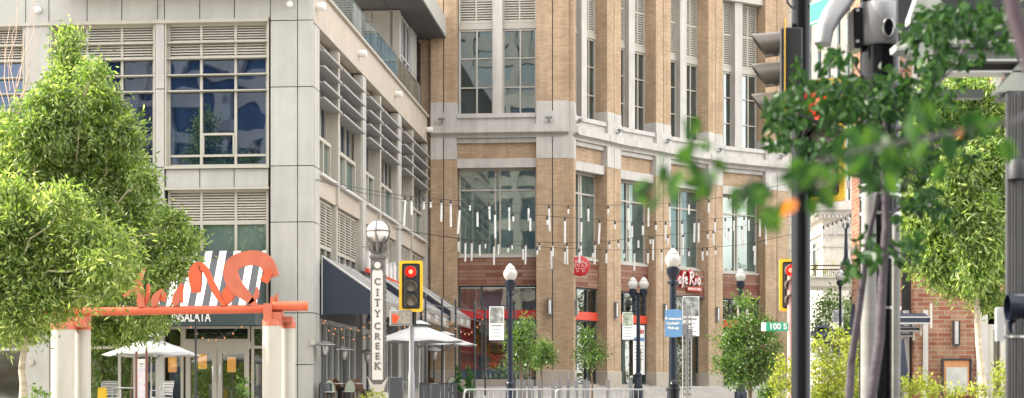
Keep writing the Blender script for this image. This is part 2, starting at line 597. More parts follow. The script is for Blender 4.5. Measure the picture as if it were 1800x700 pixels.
# ------------------------------------------------------------------ windows
def window(parent, M, x0, x1, y, z0, z1, cols, rows, kinds, glassm, framem='cream_frame', louvm='louvre_cream',
           fr=.06, depth=.10, slat=.09, name='window', tilt=.006, rowfr=None):
    """cols / rows: inner mullion positions; kinds: per row 'g' glass, 'l' louvre, 'p' panel; returns the frame part"""
    xs = [x0] + list(cols) + [x1]
    zs = [z0] + list(rows) + [z1]
    f = MB(M)
    h = fr / 2
    f.box(x0, x0 + fr, y, y + depth, z0, z1)
    f.box(x1 - fr, x1, y, y + depth, z0, z1)
    f.box(x0 + fr, x1 - fr, y, y + depth, z0, z0 + fr)
    f.box(x0 + fr, x1 - fr, y, y + depth, z1 - fr, z1)
    for x in cols:
        f.box(x - h, x + h, y + .002, y + depth - .002, z0 + fr, z1 - fr)
    rh = (rowfr or fr) / 2
    ce = [x0 + fr] + [c for x in cols for c in (x - h, x + h)] + [x1 - fr]
    for z in rows:
        for i in range(0, len(ce), 2):
            f.box(ce[i], ce[i + 1], y + .005, y + depth - .005, z - rh, z + rh)
    w = f.build(name, framem, parent)
    g, l, p = MB(M), MB(M), MB(M)
    for j, k in enumerate(kinds):
        a = zs[j] + (fr if j == 0 else rh)
        b = zs[j + 1] - (fr if j == len(kinds) - 1 else rh)
        for i in range(len(xs) - 1):
            xa, xb = ce[2 * i], ce[2 * i + 1]
            gy = y + depth * .6
            if k == 'g':
                t1, t2 = R.uniform(-tilt, tilt), R.uniform(-tilt, tilt)
                g.poly([(xa, gy + t1, a), (xb, gy + t2, a), (xb, gy - t1, b), (xa, gy - t2, b)])
            elif k == 'l':
                n = max(2, round((b - a) / slat))
                s = (b - a) / n
                p.poly([(xa, y + depth * .95, a), (xb, y + depth * .95, a), (xb, y + depth * .95, b), (xa, y + depth * .95, b)])
                for q in range(n):
                    za = a + q * s
                    l.prism([(xa, y + .012, za + .004), (xa, y + .012, za + s * .34), (xa, y + depth * .8, za + s * 1.0), (xa, y + depth * .8, za + s * .74)], (xb - xa, 0, 0))
            else:
                p.box(xa, xb, y + .03, y + depth, a, b)
    if g.f: g.build('pane', glassm, w)
    if l.f: l.build('louvre', louvm, w)
    if p.f: p.build('backing' if l.f else 'panel', 'seam_dark' if l.f else framem, w)
    return w


# ------------------------------------------------------------------ foliage
def leaves(name, pts_fn, n, L, W, mat, parent, seed=1, droop=.4, fold=.15):
    rng = np.random.default_rng(seed)
    c, out = pts_fn(rng, n)
    n = len(c)
    d = rng.normal(size=(n, 3)) * .42 + out
    d[:, 2] -= droop * .35
    d /= np.linalg.norm(d, axis=1)[:, None]
    r = rng.normal(size=(n, 3))
    s = np.cross(d, r); s /= np.linalg.norm(s, axis=1)[:, None]
    nn = np.cross(d, s)
    k = rng.uniform(.65, 1.3, size=(n, 1))
    l, w = L * k, W * k
    v = np.empty((n, 4, 3), dtype=np.float32)
    v[:, 0] = c - d * l * .5
    v[:, 1] = c + s * w * .5 - d * l * .05 + nn * fold * w
    v[:, 2] = c + d * l * .5
    v[:, 3] = c - s * w * .5 - d * l * .05 + nn * fold * w
    me = bpy.data.meshes.new(name)
    me.vertices.add(n * 4); me.vertices.foreach_set('co', v.ravel())
    me.loops.add(n * 4); me.loops.foreach_set('vertex_index', np.arange(n * 4, dtype=np.int32))
    me.polygons.add(n); me.polygons.foreach_set('loop_start', np.arange(0, n * 4, 4, dtype=np.int32))
    me.polygons.foreach_set('loop_total', np.full(n, 4, dtype=np.int32))
    me.update(calc_edges=True)
    me.materials.append(MATS[mat])
    o = bpy.data.objects.new(name, me)
    COL.objects.link(o)
    o.parent = parent
    return o


def clump_pts(clumps, twigs=60, sig=.16, power=.42, solid=1.):
    """leaves gathered on twigs spread through ellipsoids; twigs crowd towards the outside"""
    cl = np.array(clumps, dtype=float)

    def fn(rng, n):
        vol = (cl[:, 3] * cl[:, 4] * cl[:, 5]) ** .75
        nt = twigs * len(cl)
        ci = rng.choice(len(cl), size=nt, p=vol / vol.sum())
        u = rng.normal(size=(nt, 3)); u /= np.linalg.norm(u, axis=1)[:, None]
        rad = rng.random((nt, 1)) ** power
        tw = cl[ci, :3] + u * rad * cl[ci, 3:6]
        ti = rng.integers(0, nt, size=n)
        off = rng.normal(size=(n, 3)) * sig * rng.uniform(.5, 1.5, size=(n, 1))
        off[:, 2] *= .75
        td = u * .7 + rng.normal(size=u.shape) * .55
        td[:, 2] -= .35
        td /= np.linalg.norm(td, axis=1)[:, None]
        # strung out along each twig's own direction, so sprays read as feathery strokes
        off += td[ti] * rng.normal(size=(n, 1)) * sig * 1.3
        return tw[ti] + off, td[ti]
    return fn


def limb(mb, a, b, r0, r1, wob=.08, n=6, seg=6):
    a, b = Vector(a), Vector(b)
    L = (b - a).length
    pts, rs = [], []
    for i in range(seg + 1):
        t = i / seg
        p = a.lerp(b, t)
        if 0 < i < seg:
            p += Vector((R.uniform(-1, 1), R.uniform(-1, 1), R.uniform(-.4, .9))) * wob * L * .5
        pts.append(p); rs.append(r0 + (r1 - r0) * t)
    mb.tube(pts, rs, n)
    return pts
# ------------------------------------------------------------------ camera, sky, sun
cam_d = bpy.data.cameras.new('camera')
cam = bpy.data.objects.new('camera', cam_d)
COL.objects.link(cam)
cam.location = (0, 0, EYE)
cam.rotation_euler = (PI / 2, 0, 0)
cam_d.sensor_width = 36
cam_d.lens = 36 * F / 1800
cam_d.shift_y = 350 / 1800
cam_d.clip_start, cam_d.clip_end = .1, 3000
cam_d.dof.use_dof = True
cam_d.dof.focus_distance = 72
cam_d.dof.aperture_fstop = 2.4
S.camera = cam

SUN_DIR = Vector((-.80, .085, .60)).normalized()
FILL_CLOUD = 15.5  # brightness of the cloud added as fill light
FILL_CLOUD_LOC = (9.1, 4.4, .5)
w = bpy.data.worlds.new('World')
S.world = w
w.use_nodes = True
nt = w.node_tree
nt.nodes.clear()
wo = nt.nodes.new('ShaderNodeOutputWorld')
bg = nt.nodes.new('ShaderNodeBackground')
sk = nt.nodes.new('ShaderNodeTexSky')
sk.sky_type = 'NISHITA'
sk.sun_disc = False
sk.sun_elevation = math.asin(SUN_DIR.z)
sk.sun_rotation = math.atan2(SUN_DIR.x, SUN_DIR.y)
sk.air_density, sk.dust_density, sk.ozone_density = 1.0, 3.5, .6
bg.inputs[1].default_value = .15
# unseen broken white cloud added over the blue for neutral fill light
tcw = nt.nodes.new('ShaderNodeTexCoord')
mpw = nt.nodes.new('ShaderNodeMapping'); mpw.inputs['Scale'].default_value = (1, 1, 2.2); mpw.inputs['Location'].default_value = FILL_CLOUD_LOC
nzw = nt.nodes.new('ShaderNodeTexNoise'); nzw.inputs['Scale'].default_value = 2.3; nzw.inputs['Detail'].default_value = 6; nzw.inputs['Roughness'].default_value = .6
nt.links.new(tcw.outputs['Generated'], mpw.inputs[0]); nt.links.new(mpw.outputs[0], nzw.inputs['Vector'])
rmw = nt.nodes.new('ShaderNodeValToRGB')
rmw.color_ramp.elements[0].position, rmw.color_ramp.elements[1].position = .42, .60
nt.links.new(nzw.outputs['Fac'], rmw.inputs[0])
mxw = nt.nodes.new('ShaderNodeMixRGB'); mxw.inputs[2].default_value = (FILL_CLOUD, FILL_CLOUD * .97, FILL_CLOUD * .91, 1)
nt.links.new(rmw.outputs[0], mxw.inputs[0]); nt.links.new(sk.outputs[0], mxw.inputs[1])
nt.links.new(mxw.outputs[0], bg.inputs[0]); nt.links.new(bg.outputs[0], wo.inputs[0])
sd = bpy.data.lights.new('sun', 'SUN')
sd.energy = 4.6
sd.angle = math.radians(.5)
sd.color = (1, .93, .82)
so = bpy.data.objects.new('sun', sd)
COL.objects.link(so)
so.rotation_euler = SUN_DIR.to_track_quat('Z', 'Y').to_euler()

S.render.engine = 'CYCLES'
S.view_settings.view_transform = 'Standard'
S.view_settings.look = 'None'
S.view_settings.gamma = 1
S.view_settings.exposure = 1.22
S.cycles.max_bounces = 7
S.cycles.diffuse_bounces = 4
S.cycles.glossy_bounces = 4
S.cycles.transparent_max_bounces = 10
S.cycles.transmission_bounces = 4
S.cycles.caustics_reflective = False
S.cycles.caustics_refractive = False
S.cycles.sample_clamp_indirect = 6
S.cycles.use_denoising = True
try:
    S.cycles.denoiser = 'OPENIMAGEDENOISE'
    S.cycles.denoising_prefilter = 'ACCURATE'
except Exception:
    pass


# ------------------------------------------------------------------ ground
def sheet(name, mat, xs, ys, dz, kind='structure'):
    m = MB()
    for i in range(len(xs) - 1):
        for j in range(len(ys) - 1):
            q = [(xs[i], ys[j]), (xs[i + 1], ys[j]), (xs[i + 1], ys[j + 1]), (xs[i], ys[j + 1])]
            m.poly([(a, b, gz(b) + dz) for a, b in q])
    return tag(m.build(name, mat), None, None, None, kind)


YS = [-800, 0, 20, 30, 40, 50, 60, 70, 80, 87.96, 110, 200, 1500]
sheet('ground', 'paving', [-900, -60, 60, 900], YS, -.03)
sheet('road', 'asphalt', [-300, -40, 40, 300], [6, 20, 26], -.012)
sheet('pavement', 'paving', [-60, 60], [26.3, 30, 40, 50, 60, 70, 80, 87.96, 110, 150], .12)
m = MB()
m.poly([(-60, 26.3, gz(26.3) + .12), (-60, 26, gz(26) + .12), (60, 26, gz(26) + .12), (60, 26.3, gz(26.3) + .12)][::-1])
m.poly([(-60, 26, gz(26) - .05), (60, 26, gz(26) - .05), (60, 26, gz(26) + .12), (-60, 26, gz(26) + .12)])
tag(m.build('kerb', 'kerb_stone'), None, None, None, 'structure')
m = MB()
for k in range(-9, 10):
    x = k * 1.2
    m.poly([(x, 21.5, gz(21.5) - .006), (x + .6, 21.5, gz(21.5) - .006), (x + .6, 24.5, gz(24.5) - .006), (x, 24.5, gz(24.5) - .006)])
tag(m.build('road_markings', 'road_paint'), None, None, None, 'structure')
PV = .12        # pavement lies this much above the ground sheet


def gp(y):
    return gz(y) + (PV if y > 26 else 0)


# ================================================================== BUILDING A (cream, left)
TH = math.radians(5.18)
CT, ST = math.cos(TH), math.sin(TH)
AO = Vector((-6.98, 60.0, gp(60)))


def ax(px):                     # pixel column -> local x on the front face
    k = (px - 900) / F
    return -((AO.x - AO.y * k) / (CT + ST * k))


def ay(px, x0=0.):              # pixel column -> local y on the receding side
    k = (px - 900) / F
    ox, oy = AO.x + CT * x0, AO.y - ST * x0
    return (k * oy - ox) / (ST - CT * k)


def ah(px, py):                 # height (local z) on the front
    a = ax(px)
    D = AO.y - ST * a
    return (700 - py) * D / F + EYE - AO.z


def wh(px, py):
    b = ay(px)
    D = AO.y + CT * b
    return (700 - py) * D / F + EYE - AO.z


A = thing('office_building', 'cream panelled corner building with blue gridded windows, sun shelves and a glass balcony', 'building', AO, -TH)
HA = EYE - AO.z                 # local z = h + HA
m = MB()
PW = .25                        # panel face depth
TOP = 14.55 + HA
# dark backing (shows in panel seams) and solid core of the upper floors
m.box(-24, -.10, .42, .62, 2.2 + HA, TOP - .1)
m.box(-.85, -.65, .62, 28.6, 4.4 + HA, TOP - .1)
m.box(-24, -.7, 9, 9.2, 0, TOP - .1)
m.build('structural_core', 'core_dark', A)


def panels(mb, xs, zs, y0=0., y1=.16, g=.03):
    for i in range(len(xs) - 1):
        for j in range(len(zs) - 1):
            mb.cbox(xs[i] + g / 2, xs[i + 1] - g / 2, y0, y1, zs[j] + g / 2, zs[j + 1] - g / 2, .006)


m = MB()
zp = [-.2, 1.18 + HA, 3.0 + HA, 6.2 + HA, 8.18 + HA, 10.96 + HA, 13.3 + HA, TOP]
panels(m, [ax(475), ax(523), 0], zp)
tops = [-24, -21, -18, -15, -12.7] + [ax(p) for p in (45, 86, 153, 214, 277, 289, 351, 412, 475)]
panels(m, tops, [13.40 + HA, TOP])
bays = [(-5.34, -1.62), (-9.53, -5.72), (-14.3, -10.5), (-18.6, -14.9)]
pil = [(-5.70, -5.36), (-10.48, -9.55), (-14.88, -14.32), (-24, -18.62)]
for a, b in pil:
    panels(m, [a, b], [-.2, 3.0 + HA, 6.2 + HA, 8.18 + HA, 10.96 + HA, 13.30 + HA])
for a, b in bays:
    t = (b - a) / 3
    panels(m, [a, a + t, a + 2 * t, b], [7.45 + HA, 8.12 + HA], .06, .2)
m.build('cladding', 'cream_cladding', A)
m = MB()
m.box(-24, -1.60, -.07, .3, 13.28 + HA, 13.40 + HA)      # ledge over the windows
for a, b in bays:
    m.box(a - .02, b + .02, -.05, .3, 8.12 + HA, 8.20 + HA)
    m.box(a - .02, b + .02, -.03, .3, 7.38 + HA, 7.45 + HA)
    m.box(a - .015, a + .04, .02, .4, 8.2 + HA, 13.28 + HA)
    m.box(b - .04, b + .015, .02, .4, 8.2 + HA, 13.28 + HA)
m.box(-24, 0, -.04, .3, TOP, TOP + .08)
m.build('ledge', 'cream_frame', A)
m = MB()
for a, b in bays:
    for z in (8.24, 7.35):
        m.box(a, b, .40, .415, z - .5 + HA, z + .2 + HA)
m.build('reveal', 'seam_dark', A)

for i, (a, b) in enumerate(bays):
    c1, c2 = a + (b - a) * .338, a + (b - a) * .672
    rows = [8.60 + HA, 10.90 + HA, 11.47 + HA, 12.06 + HA, 12.62 + HA]
    wn = window(A, Matrix.Identity(4), a + .04, b - .04, .20, 8.20 + HA, 13.28 + HA, [c1, c2], rows, 'gggg' + 'll', 'blue_glass', fr=.09, depth=.14, slat=.095, rowfr=.08)
    s = MB()
    s.box(c1 + .045, c2 - .045, .18, .27, 9.32 + HA, 9.40 + HA)       # opening light
    for q in (c1 + .05, c2 - .10):
        s.box(q, q + .05, .18, .27, 8.645 + HA, 9.32 + HA)
    s.build('sash', 'cream_frame', wn)
    sh = MB()                                                        # thin shading rails
    for z in (10.90, 11.47, 12.06, 12.62):
        sh.box(a + .02, b - .02, .06, .20, z - .03 + HA, z + .012 + HA)
    sh.build('rail', 'cream_frame', wn)
    window(A, Matrix.Identity(4), a + .04, b - .04, .22, 3.05 + HA, 7.38 + HA, [c1, c2], [6.20 + HA], 'gl', 'teal_glass', fr=.09, depth=.14, slat=.095)

# ground floor front: glazed restaurant
m = MB()
m.box(-24, -1.62, .25, .55, 2.55 + HA, 3.02 + HA)
m.build('fascia', 'teal_frame', A)
m = MB()
m.box(-24, -1.7, 6.5, 6.7, 0, 2.9 + HA)
m.box(-24, -1.7, .7, 6.5, 2.88 + HA, 2.95 + HA)
m.box(-9.6, -9.4, .7, 6.5, 0, 2.9 + HA)
m.box(-1.9, -1.75, .7, 6.5, 0, 2.9 + HA)
m.build('interior', 'interior_wall', A)
gx = [ax(p) for p in (150, 210, 250, 318, 328, 378, 436, 462)]


def storefront(x0, x1, cols, rows, glassm='shop_glass', fr=.1, frame='cream_frame', nm='shop_window', M=Matrix.Identity(4), y=.3, z0=0.05, z1=2.55 + HA):
    return window(A, M, x0, x1, y, z0, z1, cols, rows, 'g' * (len(rows) + 1), glassm, frame, fr=fr, depth=.14, name=nm)


storefront(-14.28, -10.5, [-13, -11.7], [2.0])
storefront(-9.53, ax(278), [ax(150), ax(205), ax(232)], [2.05])
d = storefront(ax(278), ax(318), [], [2.05])
e = window(A, Matrix.Identity(4), ax(318), ax(436), .28, 2.02 + HA, 2.55 + HA, [], [], 'g', 'shop_glass', fr=.08, depth=.14, name='transom_window')
m = MB(); m.box(ax(316), ax(438), .26, .44, 1.74 + HA, 2.02 + HA); m.build('door_head', 'cream_frame', A)
for p0, p1 in ((322, 377), (378, 434)):
    dd = window(A, Matrix.Identity(4), ax(p0), ax(p1), .30, .02, 1.74 + HA, [], [], 'g', 'shop_glass', fr=.17, depth=.12, name='entrance_door')
    h = MB(); xx = ax(p1) - .12 if p0 == 322 else ax(p0) + .12
    h.tube([(xx, .22, .85), (xx, .2, .9), (xx, .2, 1.35), (xx, .22, 1.4)], .018, 6); h.build('handle', 'steel', dd)
storefront(ax(438), -1.62, [], [2.05], 'dusk_glass')
m = MB(); m.box(ax(278) + .02, ax(262) + .32, .2, .3, .05, 2.0); m.build('side_door', 'cream_frame', A)

# ---- receding side (faces +x): local frame for it: u along depth, v into the wall
MS = Matrix(((0, -1, 0, 0), (1, 0, 0, 0), (0, 0, 1, 0), (0, 0, 0, 1)))      # (u,v,z) -> (-v, u, z)
groups = [(1.09, 9.75), (10.6, 19.1), (20.05, 28.6)]
piers = [(.17, 1.09), (9.75, 10.6), (19.1, 20.05), (28.6, 29.0)]
for a, b in piers:
    m = MB(MS)
    panels(m, [a, b], [-.2, 3.0 + HA, 6.2 + HA, 8.18 + HA, 10.96 + HA, 13.22 + HA], .0, .6)
    m.build('side_pier', 'cream_cladding', A)
m = MB(MS)
us = [.17] + [1.09 + i * 1.72 for i in range(1, 16)] + [29.0]
panels(m, us, [13.25 + HA, TOP], .02, .62, .012)
m.build('parapet_band', 'warm_cladding', A)
for a, b in groups:
    mid = (a + b) / 2 - .8
    m = MB(MS)
    panels(m, [a, mid, b], [7.28 + HA, 8.0 + HA], .1, .3, .015)
    m.build('spandrel', 'warm_cladding', A)
m = MB(MS)
m.box(.1, 29.0, -.10, .3, TOP, TOP + .10)
m.box(.1, 29.0, -.02, .02, 13.22 + HA, 13.25 + HA)
m.build('coping', 'cream_frame', A)
for a, b in groups:
    mid = a + (b - a) * .42
    for q in ((mid - .16, mid + .16, .0, .6, 7.3 + HA, 13.1 + HA), (a, a + .10, .05, .35, 4.4 + HA, 13.2 + HA),
              (b - .10, b, .05, .35, 4.4 + HA, 13.2 + HA), (mid - .12, mid + .12, .08, .35, 4.4 + HA, 7.28 + HA)):
        fin = MB(MS); fin.box(*q); fin.build('fin', 'cream_frame', A)
    for (u0, u1) in ((a + .12, mid - .18), (mid + .18, b - .12)):
        n = 2 if u1 - u0 < 4 else 3
        cols = [u0 + (u1 - u0) * (i + 1) / (n + 1) for i in range(n)]
        wn = window(A, MS, u0, u1, .44, 9.62 + HA, 13.18 + HA, cols, [10.9 + HA, 12.0 + HA, 12.6 + HA], 'ggll', 'blue_glass', fr=.11, depth=.14, slat=.10)
        s = MB(MS)
        for z in (12.50, 11.93, 11.36, 10.80):
            s.box(u0 - .02, u1 + .02, -.12, .43, z - .04 + HA, z + HA)
            s.box(u0 - .02, u1 + .02, -.16, -.12, z - .06 + HA, z + .015 + HA)
        s.build('sun_shelf', 'shelf_metal', wn)
        # paired lower casements, one standing proud
        um = u0 + (u1 - u0) * .5
        lo = window(A, MS, u0 + .1, u1 - .25, .22, 8.10 + HA, 9.55 + HA, [um], [8.22 + HA], 'gg', 'teal_glass', fr=.13, depth=.22)
        sl = MB(MS); sl.box(u0, u1 - .1, -.08, .4, 8.0 + HA, 8.10 + HA); sl.build('sill', 'pale_metal', lo)
        window(A, MS, u0, u1, .24, 4.5 + HA, 7.25 + HA, cols, [5.55 + HA], 'gl', 'dusk_glass', fr=.1, depth=.14, slat=.10)
# ground floor of the side: posts, glass and curtains behind
m = MB(MS)
m.box(.17, 29, .1, .4, 2.9 + HA, 4.4 + HA)
m.build('side_fascia', 'soffit_grey', A)
cols = [1.1 + 1.15 * i for i in range(1, 24)]
window(A, MS, 1.1, 28.6, .2, .05, 2.9 + HA, cols, [], 'g', 'shop_glass', 'pale_metal', fr=.16, depth=.2, name='side_storefront')
m = MB(MS)
for i in range(46):
    u = 1.3 + i * .59
    m.box(u, u + .36, .7 + .06 * (i % 3), .75 + .06 * (i % 3), 0, 2.9 + HA)
m.build('curtain', 'olive_curtain', A)
m = MB(MS); m.box(1, 28.8, 1.4, 1.6, 0, 2.9 + HA); m.build('side_interior', 'interior_wall', A)

# ---- top floor behind the balcony
m = MB(MS)
SB = 2.6
PU = 22.0                      # the penthouse stands back: terrace in front of it
m = MB()
panels(m, [-9, -6.3, -4.0, -1.75, -.4], [TOP - .2, 18.62 + HA], PU, PU + .3, .03)
panels(m, [-9, -.4], [18.58 + HA, 18.63 + HA], PU - .02, PU + .3, .0)
m.build('terrace_wall', 'cream_cladding', A)
m = MB(MS)
panels(m, [PU + .0, PU + .45], [TOP - .2, 18.62 + HA], .40, .7, .02)
panels(m, [25.7, 27.6], [TOP - .2, TOP + 1.9, 18.62 + HA], .40, .7, .02)
m.box(PU, 29, .75, .9, TOP - .2, 18.62 + HA)
m.build('terrace_side_wall', 'cream_cladding', A)
window(A, MS, PU + .45, 25.7, .46, TOP - .1, 18.6 + HA, [PU + 1.4, PU + 2.6], [TOP + 2.1], 'gg', 'dusk_glass', 'pale_metal', fr=.1, depth=.14, name='terrace_window')
m = MB(); m.tube([(-3.6, PU - .05, TOP + 3.75), (-2.4, PU - .4, TOP + 3.75)], .04, 6); m.box(-2.5, -2.2, PU - .55, PU - .35, TOP + 3.65, TOP + 3.85); m.build('camera_arm', 'soffit_grey', A)
m = MB(MS)
for k in range(26):
    m.box(27.7, 28.9, .36, .42, TOP + k * .15, TOP + k * .15 + .06)
m.build('shutter', 'navy_metal', A)
m = MB(MS)
m.box(-1, 29.0, .3, 9, TOP - .05, TOP + .02)
m.build('terrace_floor', 'beige_stone', A)
m = MB(MS)
m.box(2.2, 29.3, -.93, 8, 18.66 + HA, 18.72 + HA)
m.box(6.0, 6.06, -.9, 8, 18.63 + HA, 18.66 + HA)
m.box(15.0, 15.06, -.9, 8, 18.63 + HA, 18.66 + HA)
m.box(2.2, 29.3, .9, .94, 18.63 + HA, 18.66 + HA)
m.build('roof_soffit', 'soffit_grey', A)
m = MB(MS)
m.box(2.2, 29.3, -.98, 8, 18.72 + HA, 19.75 + HA)
m.build('roof_slab', 'cream_cladding', A)
m = MB(MS)
for i in range(14):
    u0 = .6 + i * 1.85
    m.box(u0, u0 + 1.80, .06, .075, TOP + .14, TOP + 1.24)
bal = m.build('balustrade', 'teal_glass', A)
bal.data.materials[0] = glass('rail_glass', (.3, .38, .34), .16, see=.7, wob=.1)
m = MB(MS)
m.box(.6, 26.4, .04, .095, TOP + 1.24, TOP + 1.27)
m.box(.6, 26.4, .03, .11, TOP + .1, TOP + .16)
m.box(26.4, 26.44, .05, .09, TOP + .1, TOP + 1.27)
m.build('handrail', 'steel', bal)

# small fittings fixed to building A
def drum_lamp(px, py, u, label):
    z = 13.9 + HA
    t = tag(None or MB(A_MAT @ MS).lathe([(.0, -.30), (.13, -.30), (.14, -.26), (.14, .0), (.13, .02), (0, .02)], (u, 0, z), 14, 'y').build('wall_lamp', 'sign_white'), label, 'lamp', 'white drum lamps along the parapet')
    return t


A_MAT = Matrix.Translation(AO) @ Matrix.Rotation(-TH, 4, 'Z')
for u, l in ((.62, 'white drum lamp at the corner end of the parapet'), (8.9, 'white drum lamp above the first pier of sun shelves'),
             (18.2, 'white drum lamp above the second pier of sun shelves'), (28.5, 'white drum lamp on the parapet where cream meets brick')):
    drum_lamp(0, 0, u, l)
for px, py, l in ((510, 8, 'round white ball lamp high on the cream corner pillar'), (68, 18, 'round white ball lamp above the bare twigs')):
    x, z = ax(px), ah(px, py)
    o = MB(A_MAT).lathe([(0, -.16), (.08, -.15), (.12, -.09), (.12, -.03), (.09, 0), (0, 0)], (x, 0, z), 14, 'y').build('wall_lamp', 'sign_white')
    tag(o, l, 'lamp')
for px, py, l in ((549, 602, 'small cream alarm box on the corner pillar'), (56, 637, 'small cream alarm box beside the pale trunk')):
    x, z = ax(px), ah(px, py)
    o = MB(A_MAT).cbox(x - .09, x + .09, -.09, 0, z - .09, z + .09, .02).build('alarm_box', 'cream_frame')
    tag(o, l, 'alarm box')

# ---- striped awning over the restaurant door
t = thing('striped_awning', 'black and white striped awning with white letters over the restaurant doors', 'awning', A_MAT @ Vector(((ax(330) + ax(468)) / 2, 0, 2.4 + HA)), -TH)
cx = (ax(330) + ax(468)) / 2
x0, x1 = ax(150) - cx, ax(466) - cx
zt, zv = 5.20 - 2.4, 3.05 - 2.4
m = MB()
m.prism([(x0, -.02, zt), (x0, -1.5, zv), (x0, -1.47, zv - .02), (x0, -.0, zt - .04)], (x1 - x0, 0, 0))
m.build('canopy', 'striped_fabric', t)
m = MB()
m.prism([(x1, -.02, zt), (x1, -1.5, zv), (x1, -1.5, zv - .52), (x1, -.02, zv - .52)], (.012, 0, 0))
m.prism([(x0 - .012, -.02, zt), (x0 - .012, -1.5, zv), (x0 - .012, -1.5, zv - .52), (x0 - .012, -.02, zv - .52)], (.012, 0, 0))
m.box(x0, x1, -1.53, -1.50, zv - .54, zv)
m.build('valance', 'teal_frame', t)
m = MB()
m.tube([(x1 + .02, -.02, zt), (x1 + .02, -1.52, zv)], .022, 6)
m.box(x0, x1 + .04, -1.55, -1.535, zv - .02, zv + .03)
m.build('edge_trim', 'white_paint', t)
text('lettering', 'INSALATA', .44, 'white_paint', t, T(ax(390.5) - cx, -1.545, zv - .27) @ Matrix.Diagonal((.66, 1, 1, 1)), .012, .012, spacing=1.04, align='RIGHT')

# ---- navy patio awnings along the side
def patio_awning(u0, u1, step, label):
    t = thing('patio_awning', label, 'awning', A_MAT @ Vector((0, u0, 3.0 + HA)), -TH, 'navy awnings along the cream side wall')
    zt, zf, OUT = 2.05 + step, .42 + step, 2.35
    L = u1 - u0
    m = MB()
    m.prism([(.05, 0, zt), (OUT, 0, zf), (OUT, .03, zf), (OUT, .03, zf - .42), (OUT, 0, zf - .42), (.05, 0, zf - .42)], (0, .03, 0))
    m.build('gable', 'navy_fabric', t)
    m = MB()
    m.prism([(.02, .0, zt + .02), (OUT + .03, .0, zf + .02), (OUT + .03, .0, zf + .06), (.02, .0, zt + .07)], (0, L, 0))
    m.build('canopy', 'grey_fabric', t)
    m = MB()
    m.box(OUT, OUT + .03, .04, L, zf - .50, zf + .02)
    v = m.build('valance', 'taupe_fabric', t)
    m = MB()
    k = 0
    while 1.0 + k * 2.6 + 1.2 < L:
        a = 1.0 + k * 2.6
        m.box(OUT + .03, OUT + .045, a, a + 1.1, zf - .40, zf - .10)
        k += 1
    m.build('badge', 'white_fabric', v)
    for q, r in (((.05, .02, zt + .06, OUT + .02, .02, zf + .06), .03), ((.05, L * .5, zt + .085, OUT + .02, L * .5, zf + .085), .018), ((.06, .02, zf - .42, .06, .02, zt), .03),
                 ((.05, .3, zf - .38, OUT - .02, .3, zf - .38), .02), ((.05, L - .3, zf - .38, OUT - .02, L - .3, zf - .38), .02)):
        m = MB(); m.tube([q[:3], q[3:]], r, 6); m.build('frame_bar', 'pale_metal', t)


patio_awning(1.2, 9.6, 0, 'navy patio awning nearest the cream corner pillar, with a large dark gable')
patio_awning(10.4, 18.8, .30, 'navy patio awning half hidden behind the yellow signal')
patio_awning(19.6, 27.6, .62, 'farthest navy patio awning, touching the tan brick wall')

# sign standing over the awnings, seen from the side
u0, u1 = ay(645, .5), ay(699, .5)
t = thing('shop_sign', 'row of white sign letters on an orange bar above the patio awnings', 'sign', A_MAT @ Vector((.5, u0, 5.0 + HA)), -TH)
m = MB(); m.box(-.08, .06, 0, u1 - u0, .0, .16); m.build('bar', 'scarlet_paint', t)
for k in range(7):
    m = MB()
    a = .2 + k * (u1 - u0 - .4) / 7
    m.box(-.06, .04, a, a + .62, .17, .80 - .09 * (k % 3))
    m.box(-.06, .04, a + .2, a + .42, .80 - .09 * (k % 3), .95 - .12 * (k % 2))
    m.build('letter', 'white_paint', t)
m = MB()
for k in range(4):
    a = .5 + k * (u1 - u0 - 1) / 3
    m.box(-.5, -.08, a, a + .06, .02, .08)
m.box(-.25, -.1, .1, u1 - u0 - .1, -.35, -.02)
m.build('bracket', 'soffit_grey', t)
# ================================================================== BUILDING B (tan brick)
BZ = gp(95)
BO = Vector((-4.23, 88.7, BZ))
HB = EYE - BZ


def bt(px):
    k = (px - 900) / F
    return (BO.y * k - BO.x) / (CT + ST * k)


B = thing('brick_building', 'tan brick corner building with white stone bands and tall louvred windows', 'building', BO)


def frame2(p0, p1):
    d = Vector((p1[0] - p0[0], p1[1] - p0[1]))
    L = d.length
    d /= L
    M = Matrix(((d.x, -d.y, 0, p0[0] - BO.x), (d.y, d.x, 0, p0[1] - BO.y), (0, 0, 1, 0), (0, 0, 0, 1)))
    return M, L


def fp(t):
    return (BO.x + CT * t, BO.y - ST * t)


BTOP = 31.0 + HB


def cornice(M, a, b, par, y=0.):
    m = MB(M)
    m.box(a, b, -.06 + y, .6, 13.48 + HB, 13.72 + HB)
    m.box(a, b, -.34, .6, 13.72 + HB, 14.10 + HB)
    m.box(a, b, -.16, .6, 13.66 + HB, 13.72 + HB)
    m.build('cornice', 'white_stone', par)


